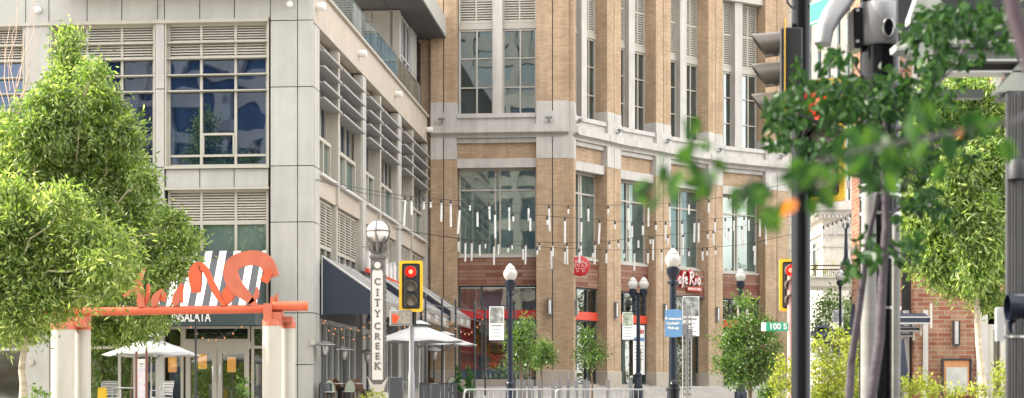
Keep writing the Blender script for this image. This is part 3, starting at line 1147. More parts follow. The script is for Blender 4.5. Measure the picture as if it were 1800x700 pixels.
def pier(p0, p1, y0=-.12, deep=.95):
    M, w = frame2(p0, p1)
    s = .05
    g = MB(M)
    g.box(w / 2 - s / 2, w / 2 + s / 2, y0 + .09, deep - .1, .2, BTOP)
    par = MB(M)
    stone = MB(M)
    for (a, b) in ((0, w / 2 - s / 2), (w / 2 + s / 2, w)):
        par.box(a, b, y0, deep, 1.45 + HB, 12.38 + HB)
        par.box(a, b, y0, deep, 15.33 + HB, BTOP)
        stone.box(a, b, y0 - .02, deep, 12.38 + HB, 13.48 + HB)
        stone.box(a, b, y0 - .02, deep, 14.80 + HB, 15.33 + HB)
    stone.box(0, w, y0 - .06, deep, 14.10 + HB, 14.80 + HB)
    par = par.build('brick_pier', 'tan_brick', B)
    g.build('groove', 'seam_dark', par)
    stone.build('stone_block', 'white_stone', par)
    m = MB(M); m.cbox(-.02, w + .02, y0 - .05, deep, -.3, 1.45 + HB, .02); m.build('plinth', 'plinth_stone', par)
    cornice(M, 0, w, par)


def bay(p0, p1, front=False, door=False, posters=True):
    M, w = frame2(p0, p1)
    Y = .62

    def part(nm, mat, *q):
        m = MB(M); m.box(*q); return m.build(nm, mat, B)
    cornice(M, 0, w, B)
    part('frieze', 'white_stone', .0, w, .0, .6, 14.10 + HB, 14.52 + HB)
    part('sill', 'white_stone', .02, w - .02, -.10, .85, 14.52 + HB, 14.74 + HB)
    part('string_course', 'white_stone', .01, w - .01, .06, .6, 13.24 + HB, 13.46 + HB)
    part('brick_spandrel', 'tan_brick', 0, w, .22, .8, 12.43 + HB, 13.24 + HB)
    part('lintel', 'white_stone', .01, w - .01, .04, .8, 11.95 + HB, 12.42 + HB)
    # mid floor window
    window(B, M, .04, w - .04, Y, 7.45 + HB, 11.94 + HB, [w * .47, w * .53], [10.85 + HB], 'gg', 'teal_glass', fr=.09, depth=.16)
    part('sill', 'white_stone', .02, w - .02, .42, .9, 7.32 + HB, 7.44 + HB)
    part('sign_board' if door else 'wood_panel', 'wood_plank', .03, w - .03, .16 if door else .40, .9, 5.86 + HB, 7.31 + HB)
    if door:
        part('soffit', 'soffit_grey', .02, w - .02, .12, .55, 5.78 + HB, 5.86 + HB)
    # shopfront
    z0 = .03 if door else (.98 + HB if front else .75 + HB)
    if not door:
        part('plinth', 'plinth_stone', 0.02, w - .02, .30, .9, -.3, z0)
    cols = [w * .30, w * .62] if front else ([w * .36, w * .70] if not door else [w * .34, w * .72])
    window(B, M, .03, w - .03, .55, z0, 5.86 + HB, cols, [4.1 + HB], 'gg', 'shop_glass', 'teal_frame', fr=.09, depth=.16, name='shopfront_window')
    if not door:
        part('red_band', 'red_paint' if front else 'scarlet_paint', .04, w - .04, .46, .55, 4.14 + HB, 4.58 + HB)
    inn = MB(M)
    inn.box(-.8, w + .8, 3.4, 3.5, 0, 5.8 + HB)
    inn.box(-.8, w + .8, .8, 3.4, 5.7 + HB, 5.75 + HB)
    inn.build('interior', 'interior_red' if front else 'interior_wall', B)
    # upper windows
    if front:
        cx0, cx1 = w * .445, w * .565
    else:
        cx0, cx1 = w * .40, w * .57
    col = MB(M)
    col.box(cx0, cx1, .30, .95, 14.74 + HB, 23.35 + HB)
    for z in (16.6, 18.5, 20.4, 22.2):
        col.box(cx0 - .003, cx1 + .003, .297, .9, z + HB, z + .02 + HB)
    col.build('mullion_column', 'white_stone', B)
    for a, b in ((.05, cx0), (cx1, w - .05)):
        window(B, M, a, b, Y, 14.75 + HB, 19.22 + HB, [a + (b - a) * .52], [16.2 + HB, 17.72 + HB], 'ggg', 'tower_glass', fr=.08, depth=.16, rowfr=.06)
        window(B, M, a, b, Y, 19.56 + HB, 23.30 + HB, [a + (b - a) * .5], [21.4 + HB], 'll', 'tower_glass', fr=.09, depth=.16, slat=.13, name='vent_window')
        part('transom_panel', 'cream_frame', a, b, Y - .05, .9, 19.24 + HB, 19.54 + HB)
    part('head_lintel', 'white_stone', -.02, w + .02, .10, .95, 23.35 + HB, 23.85 + HB)
    part('brick_head', 'tan_brick', 0, w, .25, .95, 23.86 + HB, BTOP)
    part('structural_core', 'core_dark', 0, w, 1.05, 1.3, 5.9 + HB, BTOP)


C0 = fp(7.19)
E = [(3.2, 89.0), (4.99, 91.35), (5.81, 92.65), (7.91, 94.95), (8.84, 96.10), (11.21, 98.30), (12.20, 99.60), (14.98, 101.40), (16.5, 102.3), (17.75, 102.95)]
pier(fp(0.02), fp(1.37))
M_, w_ = frame2(fp(-9), fp(.02))
m = MB(M_); m.box(0, w_ - .003, .12, 1.0, 1.45 + HB, BTOP); m.build('brick_wall', 'tan_brick', B)
m = MB(M_); m.box(0, w_ - .003, .10, 1.0, -.3, 1.45 + HB); m.build('plinth', 'plinth_stone', B)
bay(fp(1.37), fp(5.52), True)
pier(fp(5.52), C0)
pier((C0[0] + .13, C0[1] + .02), E[0])
bay(E[0], E[1])
pier(E[1], E[2])
bay(E[2], E[3])
pier(E[3], E[4])
bay(E[4], E[5], door=True)
pier(E[5], E[6])
bay(E[6], E[7])
pier(E[7], E[8])
M, w = frame2(E[8], E[9])
m = MB(M); m.box(0, 1.6, -.1, 6, -.3, 40); m.build('end_pier', 'cream_block', B)
m = MB()
m.prism([(p[0] - BO.x, p[1] - BO.y, BTOP) for p in [fp(-14), fp(0), C0] + E + [(18, 125), (-18, 125)]], (0, 0, .5))
m.build('roof', 'white_stone', B)

# fittings on B ------------------------------------------------------
def on_facet(p0, p1, f, y, z):
    M, w = frame2(p0, p1)
    return Matrix.Translation(BO) @ M @ T(w * f, y, z)


def sconce(M, label):
    t = thing('wall_sconce', label, 'lamp', M.translation, M.to_euler().z, 'steel and white sconces on the brick piers')
    m = MB(); m.box(-.12, .12, -.03, .0, -.42, .42); m.box(-.12, .12, -.17, -.03, .37, .42); m.box(-.12, .12, -.17, -.03, -.42, -.37)
    for x in (-.12, .105): m.box(x, x + .015, -.17, -.03, -.37, .37)
    m.build('bracket', 'grey_metal', t)
    MB().lathe([(.0, -.36), (.085, -.36), (.09, -.3), (.09, .3), (.085, .36), (0, .36)], (0, -.10, 0), 10).build('diffuser', 'globe_white', t)
    return t


sconce(on_facet(fp(5.52), C0, .42, -.12, 4.7 + HB), 'sconce on the left face of the brick corner pier')
sconce(on_facet((C0[0] + .13, C0[1] + .02), E[0], .5, -.12, 4.7 + HB), 'sconce on the right face of the brick corner pier')
sconce(on_facet(E[1], E[2], .55, -.12, 4.75 + HB), 'sconce between the two red banded shop windows')
sconce(on_facet(E[3], E[4], .55, -.12, 4.85 + HB), 'sconce behind the blue pick-up sign')
sconce(on_facet(E[5], E[6], .55, -.12, 4.85 + HB), 'sconce right of the doorway beneath the script sign')


def floodlight(M, label):
    t = thing('floodlight', label, 'lamp', M.translation, M.to_euler().z, 'small floodlights on the cornice blocks')
    m = MB(); m.box(-.03, .03, -.22, 0, -.10, -.05); m.box(-.03, .03, -.22, -.16, -.05, .02); m.build('bracket', 'grey_metal', t)
    m = MB(); m.cbox(-.18, .18, -.34, -.14, .02, .12, .02); m.build('head', 'grey_metal', t)


FL = [(fp(0.02), fp(1.37), .45, 'floodlight on the stone block beside the cream building'),
      (fp(5.52), C0, .4, 'floodlight on the left side of the brick corner block'),
      ((C0[0] + .13, C0[1] + .02), E[0], .5, 'floodlight on the right side of the brick corner block'),
      (E[1], E[2], .6, 'floodlight on the second stone block along the curve'),
      (E[3], E[4], .6, 'floodlight on the third stone block along the curve'),
      (E[5], E[6], .6, 'floodlight on the fourth stone block behind the near leaves'),
      (E[7], E[8], .6, 'floodlight on the last stone block next to the black pole')]
for a, b, f, l in FL:
    floodlight(on_facet(a, b, f, -.18, 14.36 + HB), l)

# red round sign on a bracket from the corner pier
c = P(1019.5, 468, 88.4)
t = thing('round_sign', 'round red sign with a white line drawing of a pig', 'sign', c, math.radians(14))
MB().lathe([(0, -.07), (.49, -.07), (.52, -.05), (.52, .05), (.49, .07), (0, .07)], (0, 0, 0), 40, 'y', True).build('disc', 'red_sign', t)
m = MB()
pig = [[(-.30, .02), (-.27, .14), (-.18, .20), (-.05, .15), (.08, .16), (.17, .20), (.25, .14), (.31, .10), (.36, .02), (.30, -.05), (.20, -.08), (.19, -.20), (.20, -.30), (.12, -.30), (.10, -.14), (-.03, -.14), (-.12, -.12), (-.10, -.30), (-.18, -.30), (-.22, -.14), (-.30, -.02), (-.30, .02)],
       [(.10, .16), (.04, .36), (.16, .24), (.17, .20)], [(.25, .14), (.30, .22), (.31, .10)], [(-.20, .19), (-.30, .27), (-.22, .30), (-.10, .24)],
       [(-.20, .05), (-.10, .11), (-.02, .04), (-.12, -.04), (-.20, .05)], [(.05, .02), (.12, .08), (.18, .02), (.10, -.05), (.05, .02)], [(.24, .03), (.28, .05)], [(-.36, .06), (-.30, .02)], [(0, .33), (-.02, .12)]]
for l in pig:
    m.tube([(x, -.075, z) for x, z in l], .0105, 5)
m.build('emblem', 'sign_white', t)
MB().box(-.75, -.44, -.03, .03, -.05, .05).build('bracket', 'black_metal', t)

# script sign on the wood board of the door bay
M = on_facet(E[4], E[5], .5, .10, 6.62 + HB)
t = thing('script_sign', 'white brush script restaurant sign with red edges on a wooden board', 'sign', M.translation, M.to_euler().z)


def strokes(ls, w, y, mat, nm):
    m = MB()
    for l in ls:
        m.tube([(x, y, z) for x, z in l], [w * (1.15 - .45 * i / max(1, len(l) - 1)) for i in range(len(l))], 6)
    return m.build(nm, mat, t)


def glyphs(dx, dz, sx=1.):
    G = []
    G.append([(-.98, .30), (-1.10, .36), (-1.24, .20), (-1.24, -.06), (-1.10, -.22), (-.96, -.12)])      # C
    G.append([(-.66, .12), (-.78, .14), (-.86, -.02), (-.80, -.20), (-.68, -.12), (-.65, .10), (-.64, -.18), (-.58, -.20)])  # a
    G.append([(-.26, .36), (-.36, .40), (-.44, .22), (-.46, -.16), (-.50, -.40)]); G.append([(-.56, .06), (-.34, .10)])      # f
    G.append([(-.26, -.04), (-.12, .02), (-.14, .14), (-.24, .10), (-.28, -.10), (-.18, -.20), (-.06, -.12)])               # e
    G.append([(.20, .38), (.20, .0), (.16, -.22)]); G.append([(.10, .34), (.30, .44), (.46, .34), (.40, .16), (.22, .08), (.38, -.06), (.54, -.24)])  # R
    G.append([(.66, .12), (.64, -.20)]); G.append([(.68, .30), (.70, .34)])                                              # i
    G.append([(.96, .14), (.84, .06), (.84, -.14), (.96, -.20), (1.06, -.06), (1.02, .12), (.94, .14)])                  # o
    return [[(x * .98 + dx, z * 1.12 + dz + .10) for x, z in g] for g in G]


strokes(glyphs(0, 0), .068, -.10, 'white_paint', 'lettering')
strokes(glyphs(-.035, .035), .095, -.045, 'red_sign', 'letter_edge')
m = MB(); m.box(-.02, 1.16, -.10, -.02, -.50, -.28); m.build('tagline_bar', 'scarlet_paint', t)
text('tagline', 'MEXICAN GRILL', .165, 'white_paint', t, T(.57, -.115, -.39), .008, .004)

# posters inside the shop windows
def wall_poster(p0, p1, f0, f1, z0, z1, label, spec):
    M, w = frame2(p0, p1)
    W = w * (f1 - f0)
    MM = Matrix.Translation(BO) @ M @ T(w * f0, .50, z0)
    t = thing('window_poster', label, 'poster', MM.translation, MM.to_euler().z)
    m = MB(); m.box(0, W, .0, .02, 0, z1 - z0); m.build('sheet', 'sign_white', t)
    for nm, mat, a, b, c, d in spec:
        m = MB(); m.box(W * a, W * b, -.006, .0, (z1 - z0) * c, (z1 - z0) * d); m.build(nm, mat, t)
    return t, W, z1 - z0


lines = [('text_line', 'grey_metal', .12, .85, .30 + .07 * k, .315 + .07 * k) for k in range(5)]
t, W, H = wall_poster(E[2], E[3], .60, .93, 1.3 + HB, 4.05 + HB, 'white menu poster with red script and a teal strip in the shop window', [('teal_strip', 'sign_blue', .05, .95, .68, .75), ('drawing', 'photo_grey', .55, .70, .08, .50)] + lines)
text('title', 'Rio', .42, 'red_sign', t, T(W * .62, -.01, H * .88), .006, .01, .2)

# food mural and counters seen through the front shop window
M, w = frame2(fp(1.37), fp(5.52))
MM = Matrix.Translation(BO) @ M @ T(w * .20, 1.3, 2.35 + HB)
t = thing('fruit_mural', 'colourful fruit photograph panel behind the front shop window', 'panel', MM.translation, MM.to_euler().z)
m = MB(); m.box(0, 2.0, 0, .05, 0, 1.35); m.build('panel', 'fruit_mural', t)
m = MB(); m.box(-.02, .6, -.02, .06, 1.35, 1.85); m.build('orange_block', 'orange_plastic', t)
MM = Matrix.Translation(BO) @ M @ T(.1, 1.1, 0)
t = thing('service_counter', 'red fronted service counter behind the front shop window', 'counter', MM.translation, MM.to_euler().z)
m = MB(); m.box(0, 2.9, 0, .06, 1.85 + HB, 2.35 + HB); m.build('hood', 'red_paint', t)
m = MB(); m.box(0, 3.0, .1, .7, .0, .9); m.box(.9, 1.5, .0, .05, 1.0, 1.6); m.box(1.9, 2.3, .0, .05, .9, 1.6); m.build('cabinet', 'sign_blue', t)
# ================================================================== STREET FURNITURE
def base(px, D):
    return Vector(((px - 900) * D / F, D, gp(D)))


def street_lamp(px, D, top, r, label, double=False, pr=.075, group='black street lamps with white acorn globes'):
    b = base(px, D)
    H = EYE + (700 - top) * D / F - b.z
    t = thing('street_lamp', label, 'street lamp', b, 0, group)
    s = pr / .075
    m = MB()
    m.lathe([(.24 * s, 0), (.24 * s, .10), (.20 * s, .14), (.19 * s, .42), (.14 * s, .50), (.15 * s, .56), (.11 * s, .66), (.095 * s, .95), (.12 * s, .98), (.12 * s, 1.03), (.085 * s, 1.08), (0, 1.08)], (0, 0, 0), 14)
    m.build('base', 'navy_metal', t)
    gh = r * 2.75
    zt = H - gh
    m = MB()
    m.lathe([(0, 1.05), (pr * 1.0, 1.05), (pr * .72, zt - .45), (pr * 1.25, zt - .43), (pr * 1.25, zt - .36), (pr * .8, zt - .33), (pr * .85, zt - .15), (0, zt - .15)], (0, 0, 0), 12)
    m.build('pole', 'navy_metal', t)
    xs = (-r * 1.05, r * 1.05) if double else (0,)
    for x in xs:
        m = MB()
        m.lathe([(0, zt - .30), (r * .42, zt - .30), (r * .75, zt - .18), (r * .80, zt - .04), (r * .55, zt), (r * .62, zt + .03), (0, zt + .03)], (x, 0, 0), 14)
        if double:
            m.tube([(0, 0, zt - .62), (x * .9, 0, zt - .62), (x, 0, zt - .48), (x, 0, zt - .28)], .035, 8)
            m.tube([(x, 0, zt - .55), (x, 0, zt - .95)], [.045, .012], 8)
        m.build('fitter', 'navy_metal', t)
        g = MB()
        g.lathe([(r * .60, zt), (r * .92, zt + r * .45), (r * 1.0, zt + r * .85), (r * .93, zt + r * 1.2), (r * .70, zt + r * 1.5), (r * .66, zt + r * 1.58), (r * .72, zt + r * 1.62), (r * .50, zt + r * 1.95), (r * .22, zt + r * 2.2), (r * .20, zt + r * 2.3), (0, zt + r * 2.3)], (x, 0, 0), 18)
        gl = g.build('globe', 'globe_pearl', t)
        f = MB(); f.lathe([(0, zt + r * 2.28), (.035, zt + r * 2.3), (.012, zt + r * 2.5), (.03, zt + r * 2.58), (0, zt + gh)], (x, 0, 0), 8); f.build('finial', 'navy_metal', gl)
    return t


LP = street_lamp(1183, 42, 430, .20, 'tall street lamp with the blue pick-up sign on its pole', pr=.11)
street_lamp(897, 48, 458, .20, 'street lamp with the photo banner, before the brick corner building', pr=.085)
street_lamp(1122, 63, 483, .19, 'street lamp with two globes side by side', double=True, pr=.085)
street_lamp(1302, 60, 468, .19, 'street lamp rising out of the dense little tree', pr=.085)
street_lamp(1477, 92, 470, .26, 'distant street lamp below the terrace railing', pr=.085)
street_lamp(1500, 96, 500, .24, 'distant street lamp beside the closed umbrellas', pr=.085)


def banner(px0, px1, py0, py1, D, label, photo='photo_grey', arm=0, lines=4, split=.5):
    a, c = P(px0, py1, D), P(px1, py0, D)
    W, H = c.x - a.x, c.z - a.z
    t = thing('street_banner', label, 'banner', a)
    m = MB(); m.box(0, W, -.01, .01, 0, H); m.build('cloth', 'sign_white', t)
    m = MB(); m.box(.02, W - .02, -.016, -.01, H * split, H - .02); m.build('photo', photo, t)
    m = MB()
    for k in range(lines):
        z = H * (split * (.82 - .2 * k))
        w = W * (.36 - .07 * (k % 3))
        m.box(W / 2 - w, W / 2 + w, -.015, -.01, z, z + H * (.035 if k in (0,) else .016))
    m.build('text_line', 'grey_metal', t)
    m = MB()
    for z in (-.02, H + .02):
        x0, x1 = (0, W + arm) if arm > 0 else (arm, W)
        m.tube([(x0, 0, z), (x1, 0, z)], .018, 6)
    m.build('banner_arm', 'navy_metal', t)
    return t


banner(860, 886, 539, 598, 48, 'white banner with a grey photograph of a figure, left of its lamp', arm=.12)
banner(1094, 1113, 549, 597, 63, 'white banner with a photograph of a person, beside the double lamp', 'photo_blue', arm=.12)
banner(1200, 1229, 521, 591, 62, 'large white banner hanging in the restaurant doorway', 'photo_grey', lines=5)
a = banner(1464, 1482, 545, 588, 92, 'small distant banner below the terrace', 'photo_grey')

# blue pick-up sign on the tall lamp
a, c = P(1169, 591, 41.7), P(1199, 546, 41.7)
t = thing('pickup_sign', 'blue curbside pick-up sign with white letters on the tall lamp pole', 'sign', a)
W, H = c.x - a.x, c.z - a.z
m = MB()
pts = [(W * i / 8, -.02, H + .03 * math.sin(PI * i / 8)) for i in range(9)] + [(W * (8 - i) / 8, -.02, -.03 * math.sin(PI * i / 8)) for i in range(9)]
m.prism(pts[::-1], (0, .03, 0)); m.build('plate', 'sign_blue', t)
for k, s in enumerate(('Restaurant', 'Curbside', 'Pick-up')):
    text('lettering', s, .092, 'white_paint', t, T(W * .48, -.026, H * (.68 - .18 * k)), .003, .004)
for z in (.06, H - .06):
    m = MB(); m.tube([(W / 2 - .16, .02, z), (W / 2 - .16, .18, z), (W / 2 + .1, .18, z)], .02, 6); m.build('bracket', 'navy_metal', t)

# steel wayfinding posts
for px, tp, l in ((1203, 527, 'taller of the two steel posts before the restaurant door'), (1212, 536, 'slotted shorter steel post before the restaurant door')):
    b = base(px, 44.5); H = EYE + (700 - tp) * 44.5 / F - b.z
    t = thing('steel_post', l, 'post', b)
    m = MB()
    for x in (-.055, .03): m.cbox(x, x + .03, -.05, .05, 0, H, .008)
    m.build('post', 'steel', t)
    m = MB()
    for k in range(int(H / .14)): m.box(-.025, .03, -.03, .03, .1 + k * .14, .15 + k * .14)
    m.box(-.07, .075, -.06, .06, H * .72, H * .80)
    m.build('rung', 'grey_metal', t)

# ------------------------------------------------------------------ CITY CREEK pillar
D = 51.0
b = base(664.5, D)
s = D / F
zz = lambda py: EYE + (700 - py) * s - b.z
t = thing('lantern_pillar', 'tall grey pillar lantern with CITY CREEK down its face and a white globe', 'pillar', b)
m = MB()
hw = 12.6 * s
m.cbox(-hw * 1.35, hw * 1.35, -.28, .28, 0, zz(690), .03)
m.prism([(-hw * 1.5, -.02, zz(662)), (-hw * 1.25, -.02, zz(668)), (-hw * .8, -.02, zz(690)), (hw * .8, -.02, zz(690)), (hw * 1.25, -.02, zz(668)), (hw * 1.5, -.02, zz(662)), (hw * .6, -.02, zz(676)), (-hw * .6, -.02, zz(676))][::-1], (0, -.26, 0))
m.build('base', 'beige_stone', t)
m = MB()
m.cbox(-hw, hw, -.20, .20, zz(690), zz(452), .02)
m.cbox(-hw * 1.12, hw * 1.12, -.23, .23, zz(455), zz(449), .02)
m.cbox(-hw * .75, hw * .75, -.16, .16, zz(449), zz(444), .02)
for k in range(22):
    z = zz(680) + k * (zz(480) - zz(680)) / 22
    m.box(hw - .01, hw + .03, -.14, .14, z, z + .09)
m.build('shaft', 'monument_grey', t)
m = MB()
n = 10
rr = hw * .74
arc = [(rr * math.cos(PI * i / n), -.212, zz(482) + rr * math.sin(PI * i / n)) for i in range(n + 1)]
m.prism(([(-rr, -.212, zz(668)), (rr, -.212, zz(668))] + arc)[::-1], (0, .02, 0))
m.build('face_panel', 'monument_panel', t)
m = MB(); m.lathe([(0, -.225), (rr * .62, -.225), (rr * .62, -.19), (0, -.19)], (0, 0, zz(467)), 20, 'y'); m.build('roundel', 'monument_panel', t)
m = MB()
ring = [(rr * .86 * math.cos(2 * PI * i / 20), -.21, zz(467) + rr * .86 * math.sin(2 * PI * i / 20)) for i in range(21)]
m.tube(ring, .025, 6)
for sx in (-1, 1): m.tube([(sx * rr * .7, -.21, zz(458)), (sx * hw * .9, -.21, zz(454))], .02, 5)
m.build('ring', 'monument_grey', t)
ZL = [496.5, 515, 533, 552, 574.5, 592.5, 609.5, 627, 644]
for ch, py in zip('CITYCREEK', ZL):
    text('letter', ch, .285, 'monument_grey', t, T(0, -.215, zz(py)), .012, .006)
m = MB()
for sx in (-1, 1):      # serifs give the capitals a roman look
    for ch, py in zip('CITYCREEK', ZL):
        if ch in 'ITYK':
            for zt in ((-.095, .095) if ch in 'IK' else (-.095,)):
                c = 0 if ch in 'ITY' else sx * .06
                m.box(c - .045, c + .045, -.224, -.212, zz(py) + zt - .009, zz(py) + zt + .009)
m.build('serif', 'monument_grey', t)
m = MB()
gz0, gr = zz(407.5), 20.5 * s
m.lathe([(0, zz(449)), (hw * .5, zz(449)), (hw * .42, zz(443)), (hw * .7, zz(436)), (hw * .95, zz(430)), (hw * .8, zz(428.5)), (0, zz(429))], (0, 0, 0), 14)
for k in range(8):
    a = 2 * PI * k / 8
    d = Vector((math.cos(a), math.sin(a), 0))
    m.tube([d * hw * .62 + Vector((0, 0, zz(440))), d * gr * .82 + Vector((0, 0, gz0 - gr * .72)), d * gr * 1.0 + Vector((0, 0, gz0 - gr * .42))], [.045, .04, .012], 5)
    m.tube([d * hw * .5 + Vector((0, 0, zz(447))), d * hw * 1.2 + Vector((0, 0, zz(438))), d * hw * 1.35 + Vector((0, 0, zz(430)))], [.05, .045, .012], 5)
m.build('leaf_cup', 'monument_grey', t)
MB().ball((0, 0, gz0), gr * .96, n=24, m=16).build('globe', 'globe_white', t)
m = MB()
m.tube([(gr * math.cos(2 * PI * i / 32), gr * math.sin(2 * PI * i / 32), gz0 + .02) for i in range(33)], .022, 6)
for a in (PI / 2 - .12, PI - .12):
    d = Vector((math.cos(a), math.sin(a), 0))
    m.tube([d * gr * math.sin(PI * (i / 16 - .5)) * 1.0 + Vector((0, 0, gz0 + gr * math.cos(PI * (i / 16 - .5)))) for i in range(17)] if False else
           [d * gr * math.cos(2 * PI * i / 32) + Vector((0, 0, gz0 + gr * math.sin(2 * PI * i / 32))) for i in range(33)], .022, 6)
m.build('strap', 'monument_grey', t)


# ------------------------------------------------------------------ traffic signals
def signal_head(t, M, w, h, lit=0, plate=True, deepvis=.30, thick=.06, bd=.05):
    """three-section signal facing -y of M, centre of the face at the origin"""
    fr = thick
    if plate:
        m = MB(M)
        m.cbox(-w / 2, w / 2, -.02, .0, -h / 2, h / 2, .004)
        m.build('backplate', 'signal_black', t)
        m = MB(M)
        r = .05
        def rr_(a, b, y):
            pts = []
            for cx_, cz_, a0 in ((a - r, b - r, 0), (-a + r, b - r, 90), (-a + r, -b + r, 180), (a - r, -b + r, 270)):
                for q in range(4):
                    an = math.radians(a0 + 30 * q)
                    pts.append((cx_ + r * math.cos(an), y, cz_ + r * math.sin(an)))
            return pts
        o, i = rr_(w / 2 + .01, h / 2 + .01, -bd), rr_(w / 2 - fr, h / 2 - fr, -bd)
        n = len(o)
        vs = o + i + [(x, .02 if bd > .03 else .0, z) for x, y, z in o] + [(x, -.018, z) for x, y, z in i]
        fs = []
        for k in range(n):
            j = (k + 1) % n
            fs += [(k, n + k, n + j, j), (k, j, 2 * n + j, 2 * n + k), (n + k, 3 * n + k, 3 * n + j, n + j)]
        m._add(vs, fs)
        m.build('border', 'signal_yellow', t)
    d = (h - fr * 2 - .06) / 3
    m = MB(M); m.cbox(-d * .46, d * .46, -.07, .22, -d * 1.48, d * 1.48, .02); m.build('housing', 'signal_black', t)
    for k in range(3):
        z = (1 - k) * d
        on = k == lit
        l = MB(M)
        l.lathe([(0, -.105), (d * .20, -.10), (d * .36, -.085), (d * .36, -.05), (0, -.05)], (0, 0, z), 20, 'y')
        ln = l.build('lens', 'red_lamp' if on else 'lens_dim', t)
        if on:
            c = MB(M); c.lathe([(0, -.118), (d * .09, -.116), (d * .16, -.107), (d * .16, -.09), (0, -.09)], (0, 0, z), 16, 'y'); c.build('lens_core', 'red_lamp_core', ln)
        v = MB(M)
        n = 16
        ri, ro = d * .385, d * .42
        vs, fs = [], []
        for i in range(n + 1):
            a = math.radians(-50 + 280 * i / n)
            ln_ = deepvis * (.72 + .28 * math.sin(a))
            cx_, cz_ = math.cos(a), math.sin(a)
            vs += [(ro * cx_, -.07, z + ro * cz_), (ro * cx_, -.07 - ln_, z + ro * cz_ - .02), (ri * cx_, -.07 - ln_, z + ri * cz_ - .02), (ri * cx_, -.07, z + ri * cz_)]
        for i in range(n):
            for q in range(4):
                fs.append((i * 4 + q, i * 4 + (q + 1) % 4, i * 4 + 4 + (q + 1) % 4, i * 4 + 4 + q))
        fs += [(0, 3, 2, 1), (n * 4, n * 4 + 1, n * 4 + 2, n * 4 + 3)]
        v._add(vs, fs, False)
        v.build('visor', 'visor_grey', t)


D = 43.0
b = base(723, D)
top = EYE + (700 - 460) * D / F - b.z
t = thing('traffic_signal', 'traffic signal showing red with a full yellow border on a steel pole', 'traffic signal', b)
zc = EYE + (700 - 504) * D / F - b.z
signal_head(t, T(0, -.12, zc), 40 * D / F, 88 * D / F)
m = MB(); m.lathe([(.16, 0), (.16, .25), (.09, .32), (.085, 1.4), (.068, 1.45), (.068, zc + .2), (0, zc + .2)], (0, .12, 0), 12); m.build('pole', 'grey_metal', t)
m = MB(); m.lathe([(.073, zc - .95), (.073, zc - .62), (.0, zc - .62)], (0, .12, 0), 12); m.box(.08, .12, .02, .1, zc - 1.0, zc - .6); m.build('clamp', 'signal_black', t)
a, c = P(686, 573, D), P(725, 546, D)
t = thing('pedestrian_signal', 'pedestrian signal box showing an orange raised hand', 'pedestrian signal', (a.x, D - .15, a.z))
W, H = c.x - a.x, c.z - a.z
m = MB(); m.cbox(0, W, -.12, .15, 0, H, .03); m.build('case', 'grey_metal', t)
m = MB(); m.box(.04, W - .04, -.128, -.12, .04, H - .04); m.build('face', 'lens_dim', t)
m = MB()
hx, hz, k = .13, .06, .92
m.prism([(hx - .055 * k, -.14, hz), (hx + .06 * k, -.14, hz), (hx + .085 * k, -.14, hz + .13 * k), (hx - .07 * k, -.14, hz + .13 * k)][::-1], (0, .012, 0))
for q, (x, l, tl) in enumerate(((-.055, .11, -.01), (-.018, .135, 0), (.02, .13, .004), (.056, .10, .01))):
    m.prism([(hx + (x - .015) * k, -.14, hz + .12 * k), (hx + (x + .015) * k, -.14, hz + .12 * k), (hx + (x + .013 + tl) * k, -.14, hz + (.12 + l) * k), (hx + (x - .013 + tl) * k, -.14, hz + (.12 + l) * k)][::-1], (0, .012, 0))
m.prism([(hx + .06 * k, -.14, hz + .03), (hx + .085 * k, -.14, hz + .10 * k), (hx + .14 * k, -.14, hz + .17 * k), (hx + .125 * k, -.14, hz + .19 * k), (hx + .07 * k, -.14, hz + .13 * k)][::-1], (0, .012, 0))
m.build('hand', 'hand_orange', t)

# second red signal, half behind the black pole
b = base(1386, D)
t = thing('traffic_signal', 'traffic signal showing red, half hidden by the near black pole', 'traffic signal', b)
zc = EYE + (700 - 502) * D / F - b.z
signal_head(t, T(.02, -.12, zc), 36 * D / F, 90 * D / F)
m = MB(); m.lathe([(.14, 0), (.14, .25), (.085, .32), (.08, zc + .22), (0, zc + .22)], (0, -.30, 0), 12); m.build('pole', 'pink_steel', t)
m = MB(); m.box(-.03, .03, -.32, -.1, zc - .6, zc - .5); m.build('clamp', 'grey_metal', t)

# 100 S street sign
a, c = P(1338, 582, 42.6), P(1386, 567, 42.6)
t = thing('street_sign', 'green street name sign reading 100 S in white', 'sign', a)
W, H = c.x - a.x, c.z - a.z
m = MB(); m.cbox(0, W, -.012, .012, 0, H, .004); m.build('plate', 'sign_green', t)
m = MB(); m.box(.0, .12, -.016, -.012, .0, H); m.build('emblem_patch', 'sign_white', t)
text('lettering', '100 S', H * .95, 'white_paint', t, T(W * .61, -.018, H * .5), .003, .006)

# ------------------------------------------------------------------ crowd barriers
GRP = 'bare metal crowd barriers in a row'


def barrier():
    t = thing('crowd_barrier', 'left galvanised crowd barrier of the pair, before the planters', 'barrier', (0, 0, 0), 0, GRP)
    L, Hh = 2.42, 1.1
    m = MB()
    r = .1
    pts = [(-L / 2, 0, .12), (-L / 2, 0, Hh - r), (-L / 2 + .03, 0, Hh - .03), (-L / 2 + r, 0, Hh), (L / 2 - r, 0, Hh), (L / 2 - .03, 0, Hh - .03), (L / 2, 0, Hh - r), (L / 2, 0, .12)]
    m.tube(pts, .021, 8)
    m.tube([(-L / 2, 0, .25), (L / 2, 0, .25)], .018, 8)
    m.build('frame', 'galvanised', t)
    m = MB()
    for k in range(1, 19):
        x = -L / 2 + k * L / 19
        m.tube([(x, 0, .25), (x, 0, Hh)], .009, 5)
    m.build('bar', 'galvanised', t)
    for x in (-L / 2 + .25, L / 2 - .25):
        m = MB(); m.tube([(x, -.3, .02), (x, -.28, .06), (x, 0, .25), (x, .28, .06), (x, .3, .02)], .018, 6); m.build('foot', 'galvanised', t)
    return t


